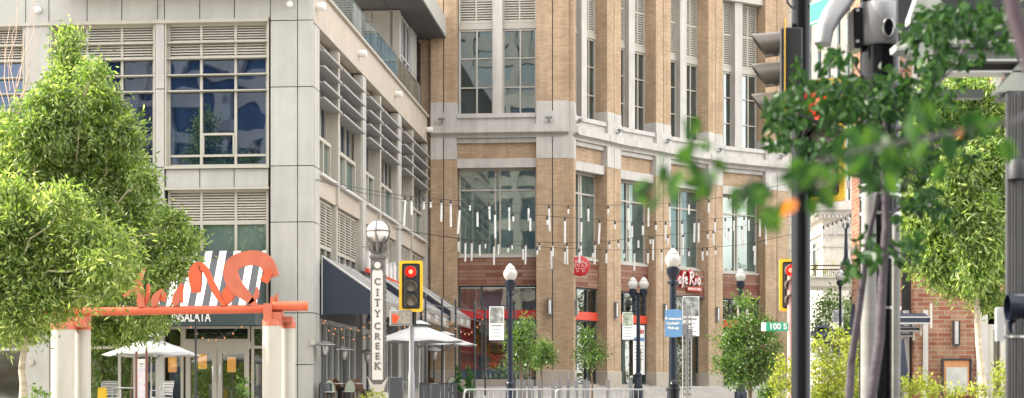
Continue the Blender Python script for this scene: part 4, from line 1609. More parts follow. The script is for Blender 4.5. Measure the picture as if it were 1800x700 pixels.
q = barrier()
z0 = EYE + (700 - 683.5) * 45 / F - 1.12
q.location = (P(897, 700, 45).x, 45, gp(45) if abs(gp(45) - z0) < .15 else z0)
copy_tree(q, 'right galvanised crowd barrier of the pair, ending by the double lamp', (P(1058, 700, 44.7).x, 44.7, q.location.z))

# slim steel bollards behind the barriers
GRP = 'slim steel bollards standing behind the crowd barriers'
proto = None
for k, px in enumerate((912, 921, 931, 935, 949, 972, 984, 999, 1013, 1027, 1034, 1069, 1108)):
    D = 49 + (k * 37 % 5) * .55
    if proto is None:
        proto = thing('bollard', '', 'bollard', (0, 0, 0), 0, GRP)
        m = MB(); m.prism([(-.055, -.055, 0), (.055, -.055, 0), (.055, .055, 0), (-.055, .055, 0)], (0, 0, 1.08)); m.prism([(-.055, -.055, 1.08), (-.055, .055, 1.08), (-.055, .055, 1.16), (-.055, -.055, 1.16)], (.03, 0, 0)); m.build('post', 'grey_metal', proto)
        m = MB(); m.box(-.09, .09, -.09, .09, 0, .03); m.build('base_plate', 'grey_metal', proto)
        o = proto
    else:
        o = copy_tree(proto)
    o.location = (P(px, 0, D).x, D, gp(D) + (k % 3) * .0)
    o['label'] = 'slim steel bollard behind the crowd barriers, one of a loose row'
b = base(1185, 40)
t = thing('dome_bollard', 'stout black bollard with a domed cap at the foot of the tall lamp', 'bollard', b)
H = EYE + (700 - 668) * 40 / F - b.z
m = MB(); m.lathe([(.16, 0), (.16, .12), (.125, .16), (.125, H - .28), (0, H - .28)], (0, 0, 0), 18); m.build('post', 'black_metal', t)
m = MB(); m.lathe([(.125, H - .28), (.145, H - .26), (.145, H - .20), (.125, H - .18), (.128, H - .12), (.10, H - .04), (.05, H - .005), (0, H)], (0, 0, 0), 18); m.build('cap', 'black_metal', t)

# ------------------------------------------------------------------ umbrellas
def umbrella(px, D, apex, rim, r, label, fab='white_fabric', tilt=0., group='white market umbrellas over the patios'):
    b = base(px, D)
    za, zr = EYE + (700 - apex) * D / F - b.z, EYE + (700 - rim) * D / F - b.z
    t = thing('patio_umbrella', label, 'umbrella', b, .3, group)
    n = 8
    m = MB()
    vs = [(0, 0, za)]
    fs = []
    NR = 4
    for j in range(1, NR + 1):
        f = j / NR
        for i in range(n * 2):
            a = 2 * PI * i / (n * 2)
            sag = 0 if i % 2 == 0 else -.045 * f
            rr = r * f * (1 if i % 2 == 0 else .93)
            vs.append((rr * math.cos(a), rr * math.sin(a), za + (zr - za) * (f ** .92) + sag))
    k = n * 2
    for i in range(k):
        fs.append((0, 1 + i, 1 + (i + 1) % k))
        for j in range(NR - 1):
            o = 1 + j * k
            fs.append((o + i, o + k + i, o + k + (i + 1) % k, o + (i + 1) % k))
    m._add(vs, fs, False)
    c = m.build('canopy', fab, t)
    c.modifiers.new('thickness', 'SOLIDIFY').thickness = .012
    v = MB(); v.lathe([(.0, za + .10), (.10, za + .09), (.42, za - .03), (.44, za - .05), (0, za + .02)], (0, 0, 0), 8); v.build('vent_cap', fab, t)
    m = MB(); m.tube([(0, 0, .05), (0, 0, za - .02)], .024, 8); m.build('pole', 'pale_metal', t)
    m = MB()
    for i in range(n):
        a = 2 * PI * i / n
        m.tube([(0, 0, za - .08), (r * .97 * math.cos(a), r * .97 * math.sin(a), zr - .02)], .012, 4)
        m.tube([(0, 0, zr - .25), (r * .5 * math.cos(a), r * .5 * math.sin(a), (za + zr) / 2 - .06)], .010, 4)
    m.build('ribs', 'grey_metal', t)
    m = MB(); m.lathe([(.28, 0), (.28, .06), (.05, .09), (0, .09)], (0, 0, 0), 14); m.build('base', 'charcoal_fabric', t)
    return t


umbrella(737, 61, 568, 600, 1.72, 'large white umbrella behind the yellow traffic signal')
umbrella(781, 65, 587, 606, 1.30, 'lower white umbrella reaching towards the brick building')
umbrella(266, 55.5, 590, 624, 1.58, 'pale umbrella in front of the striped awning doors')

# dark parasol-like patio heaters
GRP = 'patio heaters with mushroom hoods under the navy awning'
proto = None
for px, D, top, l in ((572, 60.2, 599, 'patio heater nearest the cream corner pillar'), (605, 61.5, 608, 'middle patio heater under the navy awning'),
                      (646, 63, 614, 'patio heater just left of the lettered pillar'), (763, 68, 610, 'patio heater behind the lower white umbrella')):
    b = base(px, D)
    if proto is None:
        t = proto = thing('patio_heater', l, 'heater', b, 0, GRP)
        H = EYE + (700 - top) * D / F - b.z
        m = MB(); m.lathe([(.0, H), (.10, H - .01), (.36, H - .13), (.37, H - .16), (.34, H - .15), (0, H - .06)], (0, 0, 0), 18); m.build('hood', 'grey_metal', t)
        m = MB(); m.lathe([(.0, H - .06), (.10, H - .1), (.13, H - .2), (.10, H - .42), (.06, H - .5), (0, H - .5)], (0, 0, 0), 12); m.build('burner', 'steel', t)
        m = MB(); m.lathe([(.036, .7), (.036, H - .45), (0, H - .45)], (0, 0, 0), 8); m.build('pole', 'dark_metal', t)
        m = MB(); m.lathe([(.24, 0), (.24, .72), (.2, .78), (0, .78)], (0, 0, 0), 14); m.build('tank_cover', 'dark_metal', t)
    else:
        copy_tree(proto, l, (b.x, b.y, EYE + (700 - top) * D / F - H))

# patio frame of thin posts with rails and string lights
t = thing('patio_trellis', 'thin dark post and rail frame around the patio beside the brick building', 'frame', base(800, 67))
o = t.location
m = MB()
pp = []
for px, D, tp in ((748, 63, 521), (777, 65, 528), (801, 67, 531), (834, 69, 536), (853, 71, 545), (905, 66, 542)):
    b = base(px, D); tz = EYE + (700 - tp) * D / F
    m = MB(); m.tube([b - o, Vector((b.x, b.y, tz)) - o], .04, 8); m.lathe([(.06, tz - o.z), (.03, tz - o.z + .1), (0, tz - o.z + .14)], (b.x - o.x, b.y - o.y, 0), 8); m.build('post', 'dark_metal', t)
    pp.append(Vector((b.x, b.y, tz - .25)) - o)
m = MB()
for i in range(4):
    m.tube([pp[i], pp[i + 1]], .022, 6)
    m.tube([pp[i] - Vector((0, 0, .35)), pp[i + 1] - Vector((0, 0, .35))], .018, 6)
m.build('rail', 'dark_metal', t)
for px, tp, D, l in ((344, 560, 53, 'thin dark pole in front of the restaurant doors'), (655, 560, 58, 'thin dark pole tight behind the lettered pillar')):
    b = base(px, D)
    tt = thing('slim_pole', l, 'pole', b)
    m = MB(); m.tube([(0, 0, 0), (0, 0, EYE + (700 - tp) * D / F - b.z)], .034, 8); m.build('shaft', 'dark_metal', tt)
    m = MB(); m.lathe([(.12, 0), (.12, .03), (.05, .06), (0, .06)], (0, 0, 0), 10); m.build('foot', 'dark_metal', tt)


def festoon(pts, sag, nb, label):
    """string of small warm bulbs through 3-D points"""
    o = pts[0]
    t = thing('festoon_lights', label, 'string lights', o, 0, 'strings of warm bulbs on the patio')
    line = []
    for a, b in zip(pts[:-1], pts[1:]):
        for i in range(8):
            f = i / 8
            line.append(a.lerp(b, f) - Vector((0, 0, sag * 4 * f * (1 - f))) - o)
    line.append(pts[-1] - o)
    m = MB(); m.tube(line, .010, 4); m.build('wire', 'signal_black', t)
    for k in range(nb):
        p = line[int((k + .5) * (len(line) - 1) / nb)]
        MB().ball(p - Vector((0, 0, .06)), .028, .028, .036, 8, 5).build('bulb', 'amber_bulb', t)


festoon([P(566, 553, 60.5), P(612, 570, 62), P(648, 560, 63), P(668, 548, 64)], .28, 9, 'bulb string under the first navy awning, upper swag')
festoon([P(566, 560, 61), P(590, 585, 61.5), P(640, 590, 64), P(664, 572, 65)], .12, 8, 'bulb string under the first navy awning, lower swag')
festoon([P(676, 586, 63), P(706, 570, 62), P(748, 540, 63), P(801, 560, 67)], .3, 12, 'bulb string from the lettered pillar over the large umbrella')
festoon([P(777, 545, 65), P(815, 583, 68), P(834, 575, 69), P(853, 548, 71)], .15, 11, 'bulb string on the patio frame before the red band')
festoon([P(330, 565, 57), P(372, 595, 57), P(432, 565, 58)], .15, 8, 'bulb string below the striped awning')

# ------------------------------------------------------------------ patio furniture
def bistro_chair(mat):
    t = thing('bistro_chair', '', 'chair', (0, 0, 0))
    m = MB(); m.lathe([(0, .44), (.20, .44), (.21, .46), (.20, .48), (0, .48)], (0, 0, 0), 12); m.build('seat', mat, t)
    m = MB()
    arc = [(.21 * math.cos(a), .16 + .05 * math.sin(a * 1), .48 + .42 * math.sin(a)) for a in [PI * i / 12 for i in range(13)]]
    m.prism([(x * .93, y, z) for x, y, z in arc], (0, .02, 0)); bk = m.build('backrest', mat, t)
    m = MB(); m.tube(arc, .018, 6); m.build('back_frame', 'wicker', bk)
    for sx, sy in ((-1, -1), (1, -1), (-1, 1), (1, 1)):
        m = MB(); m.tube([(sx * .15, sy * .14, .45), (sx * .19, sy * .18, 0)], .014, 6); m.build('leg', 'wicker', t)
    return t


GRP = 'bistro chairs at the patio tables'
proto = {}
for px, D, rz, mat, l in ((580, 60.0, .2, 'sage_paint', 'sage green bistro chair nearest the corner pillar'), (596, 61.6, 2.6, 'wicker', 'dark wicker bistro chair behind the first patio table'),
                          (612, 60.4, -.3, 'sage_paint', 'sage green bistro chair between two patio tables'), (632, 61.5, .5, 'wicker', 'brown wicker chair beside the lettered pillar'),
                          (697, 62, .9, 'wicker', 'brown wicker chair behind the dark menu stand'), (797, 66, .3, 'sage_paint', 'rounded chair back standing at the topiary'),
                          (752, 63, -.7, 'wicker', 'brown chair behind the navy patio fence')):
    b = base(px, D)
    if mat not in proto:
        proto[mat] = o = bistro_chair(mat)
    else:
        o = copy_tree(proto[mat])
    o.location, o['label'], o['group'] = b, l, GRP
    o.rotation_euler = (0, 0, rz)


def round_table_at(px, D, label, first=[None]):
    b = base(px, D)
    if first[0] is None:
        t = first[0] = thing('patio_table', label, 'table', b, 0, 'round patio tables')
        m = MB(); m.lathe([(0, .72), (.36, .72), (.36, .75), (0, .75)], (0, 0, 0), 18); m.build('tabletop', 'table_top', t)
        m = MB(); m.lathe([(.22, 0), (.2, .03), (.04, .06), (.035, .72), (0, .72)], (0, 0, 0), 10); m.build('pedestal', 'dark_metal', t)
    else:
        copy_tree(first[0], label, b)


round_table_at(588, 60.9, 'patio table nearest the cream corner pillar')
round_table_at(622, 61.2, 'patio table beside the brown wicker chair')
round_table_at(705, 63, 'patio table under the large umbrella')

# silver chairs at the left umbrella
proto = None
for px, D, rz, l in ((196, 54, .4, 'silver patio chair under the left umbrella, nearest the orange columns'), (284, 54.2, -.5, 'silver patio chair before the cream side door')):
    b = base(px, D)
    if proto is None:
        t = proto = thing('patio_chair', l, 'chair', b, rz, 'silver patio chairs')
        m = MB(); m.cbox(-.25, .25, -.24, .24, .42, .46, .02); m.build('seat', 'chair_silver', t)
        m = MB()
        for k in range(5): m.box(-.24, .24, .23 + .015 * k, .245 + .015 * k, .52 + k * .085, .585 + k * .085)
        m.build('backrest', 'chair_silver', t)
        m = MB(); m.tube([(-.26, -.22, .66), (-.26, .22, .68), (-.26, .30, .96), (.26, .30, .96), (.26, .22, .68), (.26, -.22, .66)], .017, 6); m.build('arm_frame', 'chair_silver', t)
        for sx, sy in ((-1, -1), (1, -1), (-1, 1), (1, 1)):
            m = MB(); m.tube([(sx * .25, sy * .22, .66 if sy < 0 else .5), (sx * .25, sy * .23, 0)], .016, 6); m.build('leg', 'chair_silver', t)
    else:
        copy_tree(proto, l, b, rz)
b = base(222, 54.6)
t = thing('metal_table', 'square metal table between the silver chairs', 'table', b)
m = MB(); m.cbox(-.42, .42, -.4, .4, .72, .76, .02); m.build('tabletop', 'chair_silver', t)
for sx, sy in ((-1, -1), (1, -1), (-1, 1), (1, 1)):
    m = MB(); m.tube([(sx * .36, sy * .34, .72), (sx * .38, sy * .36, 0)], .02, 6); m.build('leg', 'chair_silver', t)
b = base(180, 53.4)
t = thing('caution_board', 'small yellow folding board beside the orange topped columns', 'board', b)
m = MB(); m.prism([(-.16, -.12, 0), (.16, -.12, 0), (.13, 0, .78), (-.13, 0, .78)], (0, -.02, 0)); m.build('front_panel', 'yellow_plastic', t)
m = MB(); m.prism([(-.16, .12, 0), (.16, .12, 0), (.13, .0, .78), (-.13, .0, .78)], (0, .02, 0)); m.build('back_panel', 'yellow_plastic', t)

# red-brown poster stand
D = 52.0
b = base(249, D)
t = thing('poster_stand', 'red brown post stand holding a pink and white poster', 'poster stand', b)
zt = EYE + (700 - 615) * D / F - b.z
for x in (-.16, .15):
    m = MB(); m.cbox(x - .03, x + .03, -.04, .04, 0, zt - (.05 if x < 0 else .0), .01); m.build('post', 'brown_post', t)
m = MB(); m.box(-.125, .118, -.02, .02, .25, zt - .28); m.build('poster', 'sign_white', t)
m = MB(); m.box(-.115, .108, -.026, -.02, .3, zt - .55); m.build('picture', 'photo_pink', t)
m = MB(); m.box(-.07, .06, -.026, -.02, zt - .45, zt - .42); m.box(-.05, .05, -.026, -.02, zt - .52, zt - .50); m.build('text_line', 'grey_metal', t)

# patio fence, menu board, topiaries
D = 57
a = P(738, 672, D)
t = thing('patio_fence', 'dark navy boarded patio fence below the white umbrellas', 'fence', (a.x, D, gp(D)))
Lf = P(803, 0, D).x - a.x
H = EYE + (700 - 673) * D / F - gp(D)
m = MB()
for k in range(9):
    x = k * Lf / 9
    m.cbox(x + .008, x + Lf / 9 - .008, -.02, .02, .06, H - .04, .004)
m.build('board_panel', 'charcoal_fabric', t)
m = MB(); m.box(-.02, Lf + .02, -.035, .035, H - .04, H)
for x in (-.02, Lf - .04): m.box(x, x + .06, -.034, .034, 0, H - .04)
m.build('fence_frame', 'dark_metal', t)
for px0, px1, tp, D, l in ((684, 707, 663, 57, 'plain dark grey menu stand right of the lettered pillar'), (757, 772, 674, 56, 'low dark stand before the navy fence')):
    a = P(px0, tp, D); W = P(px1, 0, D).x - a.x; b = gp(D)
    t = thing('menu_stand', l, 'stand', (a.x + W / 2, D, b))
    m = MB(); m.cbox(-W / 2, W / 2, -.03, .03, .25, a.z - b, .02); m.build('board', 'charcoal_fabric', t)
    for x in (-W / 2 + .04, W / 2 - .08):
        m = MB(); m.box(x, x + .04, -.2, .2, 0, .03); m.box(x, x + .04, -.02, .02, .03, .25); m.build('leg', 'dark_metal', t)


def topiary(px, D, top, label):
    b = base(px, D); H = EYE + (700 - top) * D / F - b.z
    t = thing('topiary', label, 'potted plant', b, 0, 'small spiral topiaries in pots')
    m = MB(); m.lathe([(.15, 0), (.21, .32), (.22, .36), (.18, .36), (0, .33)], (0, 0, 0), 12); m.build('pot', 'planter_dark', t)
    cl = [(.05 * math.cos(k * 1.1), .05 * math.sin(k * 1.1), .42 + k * (H - .5) / 9, .19 - .015 * k, .19 - .015 * k, .07) for k in range(10)]
    leaves('foliage', clump_pts(cl, 14, .025), 1500, .06, .035, 'leaf_topiary', t, int(px), .1)
    m = MB(); m.tube([(0, 0, .3), (0, 0, H - .1)], .02, 5); m.build('stem', 'bark_brown', t)


topiary(805, 64, 641, 'shorter topiary at the corner of the navy fence')
topiary(825, 63, 640, 'taller topiary in front of the red shopfront')

# ------------------------------------------------------------------ orange arch
D = 48.0
s = D / F
b = base(300, D)
t = thing('sculpture_arch', 'white columns with coral caps carrying a coral beam and curling ribbon shapes', 'arch', b)
X = lambda px: (px - 900) * s - b.x
Z = lambda py: EYE + (700 - py) * s - b.z
for px, r, y, cap0, cap1 in ((110.5, 20.5, 0, 578, 569), (137, 14, .55, 578, 552), (478, 17, 0, 572, 563), (503, 12.5, .5, 575, 565)):
    m = MB(); m.lathe([(r * s, 0), (r * s, Z(cap0) - .02), (0, Z(cap0) - .02)], (X(px), y, 0), 28); c = m.build('column', 'cream_concrete', t)
    m = MB(); m.lathe([(r * s * 1.03, Z(cap0) - .02), (r * s * 1.03, Z(cap1)), (r * s * .9, Z(cap1) + .02), (0, Z(cap1) + .02)], (X(px), y, 0), 28); m.build('cap', 'coral_paint', c)
m = MB()
m.tube([(X(60), .2, Z(549)), (X(495), .2, Z(542))], 7.4 * s, 16)
m.tube([(X(478), -.05, Z(538.5)), (X(541), -.05, Z(538.5))], 8.6 * s, 16)
m.build('beam', 'coral_bright', t)
m = MB()
m.box(X(465), X(480), -.25, .25, Z(563), Z(534))
m.box(X(480), X(496), -.2, .4, Z(563), Z(549))
m.box(X(496), X(512), .1, .6, Z(566), Z(556))
m.box(X(118), X(150), .0, .5, Z(575), Z(556))
m.box(X(476), X(486), -.1, .1, Z(532), Z(522)); m.box(X(485), X(488.5), -.1, .1, Z(532), Z(517))
m.build('bracket', 'coral_paint', t)


def rib(path, depth, mat='coral_paint', y=0., smooth=3):
    pts = [(X(px), Z(py), w * s) for px, py, w in path]
    for _ in range(smooth):
        q = [pts[0]]
        for a, c in zip(pts[:-1], pts[1:]):
            q.append(tuple(a[i] * .75 + c[i] * .25 for i in range(3)))
            q.append(tuple(a[i] * .25 + c[i] * .75 for i in range(3)))
        q.append(pts[-1])
        pts = q
    M = T(0, .2 + y - depth / 2, 0)
    m = MB(M); m.ribbon(pts, depth)
    return m.build('ribbon', mat, t)


rib([(450, 540, 7), (434, 522, 17), (408, 500, 27), (401, 466, 25), (432, 451, 25), (466, 455, 27), (478, 487, 23)], .20)
rib([(462, 482, 24), (474, 489, 22)], .24, 'coral_bright', -.05, 0)
rib([(343, 514, 14), (342, 497, 21), (340, 480, 23), (347, 466, 18), (359, 472, 10), (367, 490, 9), (378, 514, 12), (393, 538, 4)], .22, 'coral_bright')
rib([(391, 538, 4), (400, 517, 26), (404, 504, 17), (396, 489, 3)], .26, 'coral_bright', .05, 1)
rib([(436, 534, 3), (450, 520, 10), (450, 504, 2)], .2)
rib([(247, 540, 12), (243, 515, 14), (240, 494, 11), (251, 472, 2)], .22)
rib([(254, 535, 3), (257, 515, 6), (257, 498, 2)], .2, 'coral_bright', .08)
rib([(269, 538, 7), (270, 524, 15), (283, 508, 3)], .22)
rib([(282, 528, 12), (287, 514, 3)], .18, 'coral_bright', .05, 1)
rib([(305, 537, 6), (309, 524, 18), (318, 498, 3)], .22)
rib([(319, 532, 3), (318, 500, 5)], .16, 'coral_bright', -.1, 1)
rib([(214, 520, 3), (228, 512, 10), (238, 500, 4)], .16)

# ------------------------------------------------------------------ hanging tube lights
WIRES = {
    'a': ('uppermost wire', [(555, 315), (640, 333), (706, 344), (760, 349), (830, 355), (930, 360), (1000, 361), (1070, 361), (1170, 358), (1250, 350), (1300, 341), (1393, 321)], 60.2, 80),
    'b': ('second wire', [(555, 317), (640, 340), (745, 357), (808, 363), (870, 371), (962, 380), (1054, 386), (1110, 391), (1180, 389), (1260, 384), (1340, 379), (1393, 372)], 60.4, 79),
    'c': ('third wire', [(690, 403), (745, 410), (806, 419), (829, 422), (900, 425), (1000, 427), (1071, 424), (1122, 417), (1200, 411), (1262, 404), (1330, 394), (1393, 380)], 77, 78.5),
    'd': ('lowest wire', [(690, 400), (745, 412), (806, 420), (868, 428), (944, 434), (1042, 439), (1115, 440), (1163, 438), (1235, 436), (1310, 430), (1393, 412)], 77, 76),
}
W3 = {}


def wire_at(key, px):
    pts, d0, d1 = WIRES[key][1:]
    x0, x1 = pts[0][0], pts[-1][0]
    D = d0 + (d1 - d0) * max(0, min(1, (px - x0) / (x1 - x0)))
    for (a, b), (c, d) in zip(pts[:-1], pts[1:]):
        if a <= px <= c:
            return b + (d - b) * (px - a) / (c - a), D
    return pts[-1][1], d1


for k, (nm, pts, d0, d1) in WIRES.items():
    line = []
    for i in range(41):
        px = pts[0][0] + (pts[-1][0] - pts[0][0]) * i / 40
        py, D = wire_at(k, px)
        line.append(P(px, py, D))
    o = MB().tube(line, .013, 4).build('span_wire', 'signal_black')
    tag(o, {'a': 'uppermost span wire from the cream pillar, carrying white tubes', 'b': 'second span wire from the cream pillar, just below the uppermost',
            'c': 'upper of the two span wires at the wood panel height', 'd': 'lowest span wire of white tubes, crossing the round red sign'}[k], 'wire', 'span wires over the lane')
EXTRA = [P(1403, 415, 70), P(1450, 396, 72), P(1486, 381, 73), P(1515, 364, 74)]
o = MB().tube(EXTRA, .013, 4).build('span_wire', 'signal_black')
tag(o, 'short span wire in front of the white columned house', 'wire', 'span wires over the lane')
TUBES = {
    'a': [(712, 395), (723, 376), (745, 366), (757, 358), (776, 388), (792, 397), (826, 365), (860, 384), (895, 404), (929, 387), (965, 405), (999, 371), (1034, 388), (1069, 371), (1104, 402), (1140, 397), (1177, 398), (1211, 376), (1246, 373), (1281, 354), (1313, 352), (1350, 345)],
    'b': [(808, 410), (839, 397), (870, 417), (902, 386), (932, 405), (962, 391), (993, 426), (1022, 411), (1054, 428), (1081, 396), (1111, 416), (1130, 412), (1153, 402), (1170, 422), (1199, 412), (1221, 425), (1228, 425), (1257, 407), (1275, 415), (1290, 405), (1308, 435), (1316, 405), (1336, 415)],
    'c': [(806, 442), (829, 458), (853, 431), (876, 447), (900, 434), (924, 464), (948, 436), (972, 450), (997, 464), (1021, 448), (1046, 464), (1071, 433), (1087, 430), (1105, 418), (1122, 435), (1148, 457), (1143, 425), (1174, 430), (1201, 448), (1244, 412), (1254, 430), (1281, 425), (1304, 437), (1346, 430)],
    'd': [(818, 459), (843, 449), (868, 465), (893, 440), (919, 456), (944, 444), (969, 472), (993, 463), (1018, 460), (1042, 449), (1066, 462), (1097, 446), (1115, 475), (1139, 462), (1163, 473), (1184, 448), (1211, 447), (1235, 457), (1243, 443), (1258, 443), (1327, 465), (1325, 440)],
}
tube_mesh = MB().lathe([(0, -1), (.042, -1), (.042, 0), (0, 0)], (0, 0, 0), 8)
proto = None
for k, L in TUBES.items():
    for px, bot in L:
        py, D = wire_at(k, px)
        ln = max(.2, (bot - py - 5) * D / F)
        size = 'long' if ln > .75 else ('medium' if ln > .42 else 'short')
        if proto is None:
            proto = o = thing('tube_light', '', 'tube light', (0, 0, 0), 0, 'white tube lights hanging over the lane')
            tube_mesh.build('tube', 'tube_white', o)
            MB().lathe([(0, .0), (.045, .0), (.04, .10), (.012, .16), (0, .16)], (0, 0, 0), 8).build('socket', 'signal_black', o)
        else:
            o = copy_tree(proto)
        o.location = P(px, py, D) - Vector((0, 0, .15))
        o.rotation_euler = (R.uniform(-.02, .02), R.uniform(-.03, .03) + (.06 if px in (808, 1054, 712) else 0), 0)
        for ch in [c for c in bpy.data.objects if c.parent == o and c.name.startswith('tube')]:
            ch.scale = (1, 1, ln)
        o['label'] = '%s white tube light hanging from the %s' % (size, {'a': 'uppermost span wire', 'b': 'second span wire', 'c': 'upper of the two lower span wires', 'd': 'lowest span wire'}[k])
for i, (px, py, bot) in enumerate(((1447, 397, 422), (1455, 393, 425), (1463, 390, 411), (1470, 387, 418), (1478, 384, 394), (1486, 381, 400), (1494, 376, 388), (1502, 371, 390), (1401, 415, 440))):
    o = copy_tree(proto)
    o.location = P(px, py, 72) - Vector((0, 0, .15))
    for ch in [c for c in bpy.data.objects if c.parent == o and c.name.startswith('tube')]:
        ch.scale = (1, 1, max(.2, (bot - py - 5) * 72 / F))
    o['label'] = 'white tube light hanging on the short wire before the white columned house'
    o['group'] = 'white tube lights before the columned house'
# ================================================================== TREES
def ell(px, py, rx, ry, D, dd=0., rd=None):
    """crown clump given where it stands: picture column / row at depth D, radii in picture units"""
    s = (D + dd) / F
    p = P(px, py, D + dd)
    return (p.x, p.y, p.z, rx * s, (rd or (rx + ry) / 2) * s, ry * s)


def tree(name, label, clumps, trunk, tr, n, L, W, mat, bark, seed, droop=.5, twigs=60, sig=.16, cat='tree', group=None, limbs=True, power=.42):
    """trunk: list of world points; clumps in world space"""
    o = Vector(trunk[0])
    t = thing(name, label, cat, o, 0, group)
    cl = [(c[0] - o.x, c[1] - o.y, c[2] - o.z, c[3], c[4], c[5]) for c in clumps]
    leaves('crown', clump_pts(cl, twigs, sig, power), n, L, W, mat, t, seed, droop)
    m = MB()
    pts = [Vector(p) - o for p in trunk]
    m.tube(pts, [tr * (1.25 if i == 0 else 1 - .45 * i / len(pts)) for i in range(len(pts))], 10)
    m.build('trunk', bark, t)
    if limbs:
        m = MB()
        top = pts[-1]
        for c in cl:
            q = Vector(c[:3])
            st = pts[-1] if q.z > pts[-1].z else pts[-2].lerp(pts[-1], R.uniform(.3, 1))
            lp = limb(m, st, q, tr * .42, tr * .10, .10)
            for k in range(3):
                u = Vector((R.uniform(-1, 1) * c[3], R.uniform(-1, 1) * c[4], R.uniform(-.6, 1) * c[5])) * .8
                limb(m, lp[-2], q + u, tr * .12, tr * .04, .12, 4, 4)
        m.build('limbs', bark, t)
    return t


D = 52.5
LT = [(125, 85, 24, 40), (118, 135, 42, 42), (165, 130, 30, 34), (100, 185, 60, 42), (180, 190, 46, 42), (60, 240, 60, 44), (140, 245, 70, 48), (215, 235, 40, 34),
      (20, 300, 70, 50), (110, 305, 76, 50), (205, 300, 58, 46), (255, 320, 30, 30), (30, 370, 80, 56), (130, 375, 86, 54), (235, 380, 60, 50), (295, 400, 40, 34),
      (20, 440, 76, 60), (120, 450, 90, 60), (220, 450, 70, 56), (300, 450, 46, 46), (325, 430, 24, 24), (30, 510, 80, 56), (120, 525, 72, 44), (205, 500, 56, 38), (270, 490, 42, 38),
      (-50, 340, 70, 80), (-60, 460, 70, 80), (40, 570, 70, 36), (-40, 570, 60, 40), (190, 570, 62, 40), (245, 560, 30, 26), (5, 225, 30, 40), (288, 562, 26, 14), (262, 578, 32, 20), (225, 580, 34, 20), (345, 420, 10, 14), (312, 470, 26, 26)]
cl = [ell(a, b, c, d, D, R.uniform(-1.6, .8), (c + d) * .42) for a, b, c, d in LT]
b = base(40, D)
tree('street_tree', 'bright green tree behind the coral arch, its pointed crown against the cream building', cl,
     [b, b + Vector((.02, 0, .9)), P(38, 650, D), P(44, 600, D), P(60, 520, D), P(90, 460, D)], .12, 112000, .18, .060, 'leaf_elm', 'bark_pale', 5, .55, 120, .13)
# a paler neighbour in front of it
D = 41.0
LP2 = [(30, 480, 60, 50), (90, 470, 50, 44), (70, 530, 56, 40), (15, 560, 50, 34), (-30, 500, 50, 60), (130, 500, 34, 30), (100, 420, 40, 30), (30, 420, 44, 34), (215, 492, 24, 20), (180, 470, 34, 30), (170, 520, 26, 16), (60, 385, 46, 30), (150, 420, 40, 34), (-10, 400, 50, 40), (110, 355, 34, 26), (20, 345, 40, 30), (205, 440, 30, 28)]
cl = [ell(a, b_, c, d, D, R.uniform(-.8, .5)) for a, b_, c, d in LP2]
b = base(-28, D)
tree('street_tree', 'pale feathery tree at the left edge, lower than the bright green one behind it', cl, [b, P(-28, 640, D), P(-20, 560, D), P(10, 500, D)], .10, 42000, .17, .046, 'leaf_elm_pale', 'bark_pale', 9, .7, 110, .17)
# bare twigs
D = 54.5
b = base(-14, D)
t = thing('bare_tree', 'bare tan branched tree rising at the left edge above the green crowns', 'tree', b)
m = MB(); pt = [P(-14, 720, D) - b, P(-6, 560, D) - b, P(2, 420, D) - b, P(12, 300, D) - b, P(26, 215, D) - b]
pt[0] = Vector((0, 0, 0))
m.tube(pt, [.12, .1, .085, .07, .05], 8); m.build('trunk', 'twig_tan', t)
m = MB()
for (x0, y0, x1, y1, r) in ((26, 215, 60, 20, .030), (26, 215, 72, 60, .026), (20, 260, 50, 110, .026), (30, 215, 64, 130, .02), (12, 300, 18, 40, .03), (18, 280, -6, 120, .03), (8, 330, -20, 200, .03), (26, 215, 38, 90, .026), (30, 200, 70, 95, .02),
                            (14, 260, 30, 10, .026), (40, 130, 44, 50, .014), (45, 110, 75, 40, .014), (18, 160, 4, 60, .016), (20, 120, 34, -20, .014), (48, 90, 60, -10, .014), (34, 240, 62, 160, .018), (22, 270, 40, 170, .018)):
    limb(m, P(x0, y0, D) - b, P(x1, y1, D + R.uniform(-.6, .6)) - b, r * .9, r * .28, .07, 5, 5)
m.build('branches', 'twig_tan', t)

# small trees before the brick building
def small_tree(px, D, gy, cl, label, n, L=.09, W=.05, tr=.045, mat='leaf_small', top=None, seed=3):
    b = base(px, D)
    cw = [ell(a, b_, c, d, D, R.uniform(-.2, .2)) for a, b_, c, d in cl]
    t = tree('young_tree', label, cw, [b, P(px + 1, (gy + 700) / 2, D), P(px, gy, D)], tr, n, L, W, mat, 'bark_brown', seed, .3, 40, .10, group='young trees before the brick building')
    return t


small_tree(915, 53, 640, [(912, 600, 20, 22), (925, 575, 14, 20), (905, 632, 16, 14), (930, 625, 12, 14), (900, 590, 8, 18)], 'young tree against the front shop window', 2600, seed=21)
small_tree(951, 54, 640, [(958, 615, 14, 14), (945, 632, 12, 12), (966, 628, 9, 10), (950, 603, 9, 8)], 'young tree against the brick corner pier', 1500, seed=22)
small_tree(1040, 58, 655, [(1035, 600, 18, 14), (1050, 618, 14, 14), (1022, 622, 12, 14), (1040, 632, 20, 10), (1060, 630, 8, 8), (1034, 585, 12, 8)], 'sparse young tree against the second shop window', 1500, seed=23)
small_tree(1318, 52, 650, [(1310, 540, 26, 20), (1320, 575, 42, 26), (1290, 600, 36, 26), (1345, 600, 30, 28), (1315, 635, 48, 28), (1280, 640, 26, 20), (1350, 640, 26, 24), (1312, 668, 40, 16), (1275, 575, 14, 14)],
           'dense round headed young tree hiding the last shop window', 8500, .10, .055, .06, seed=24)
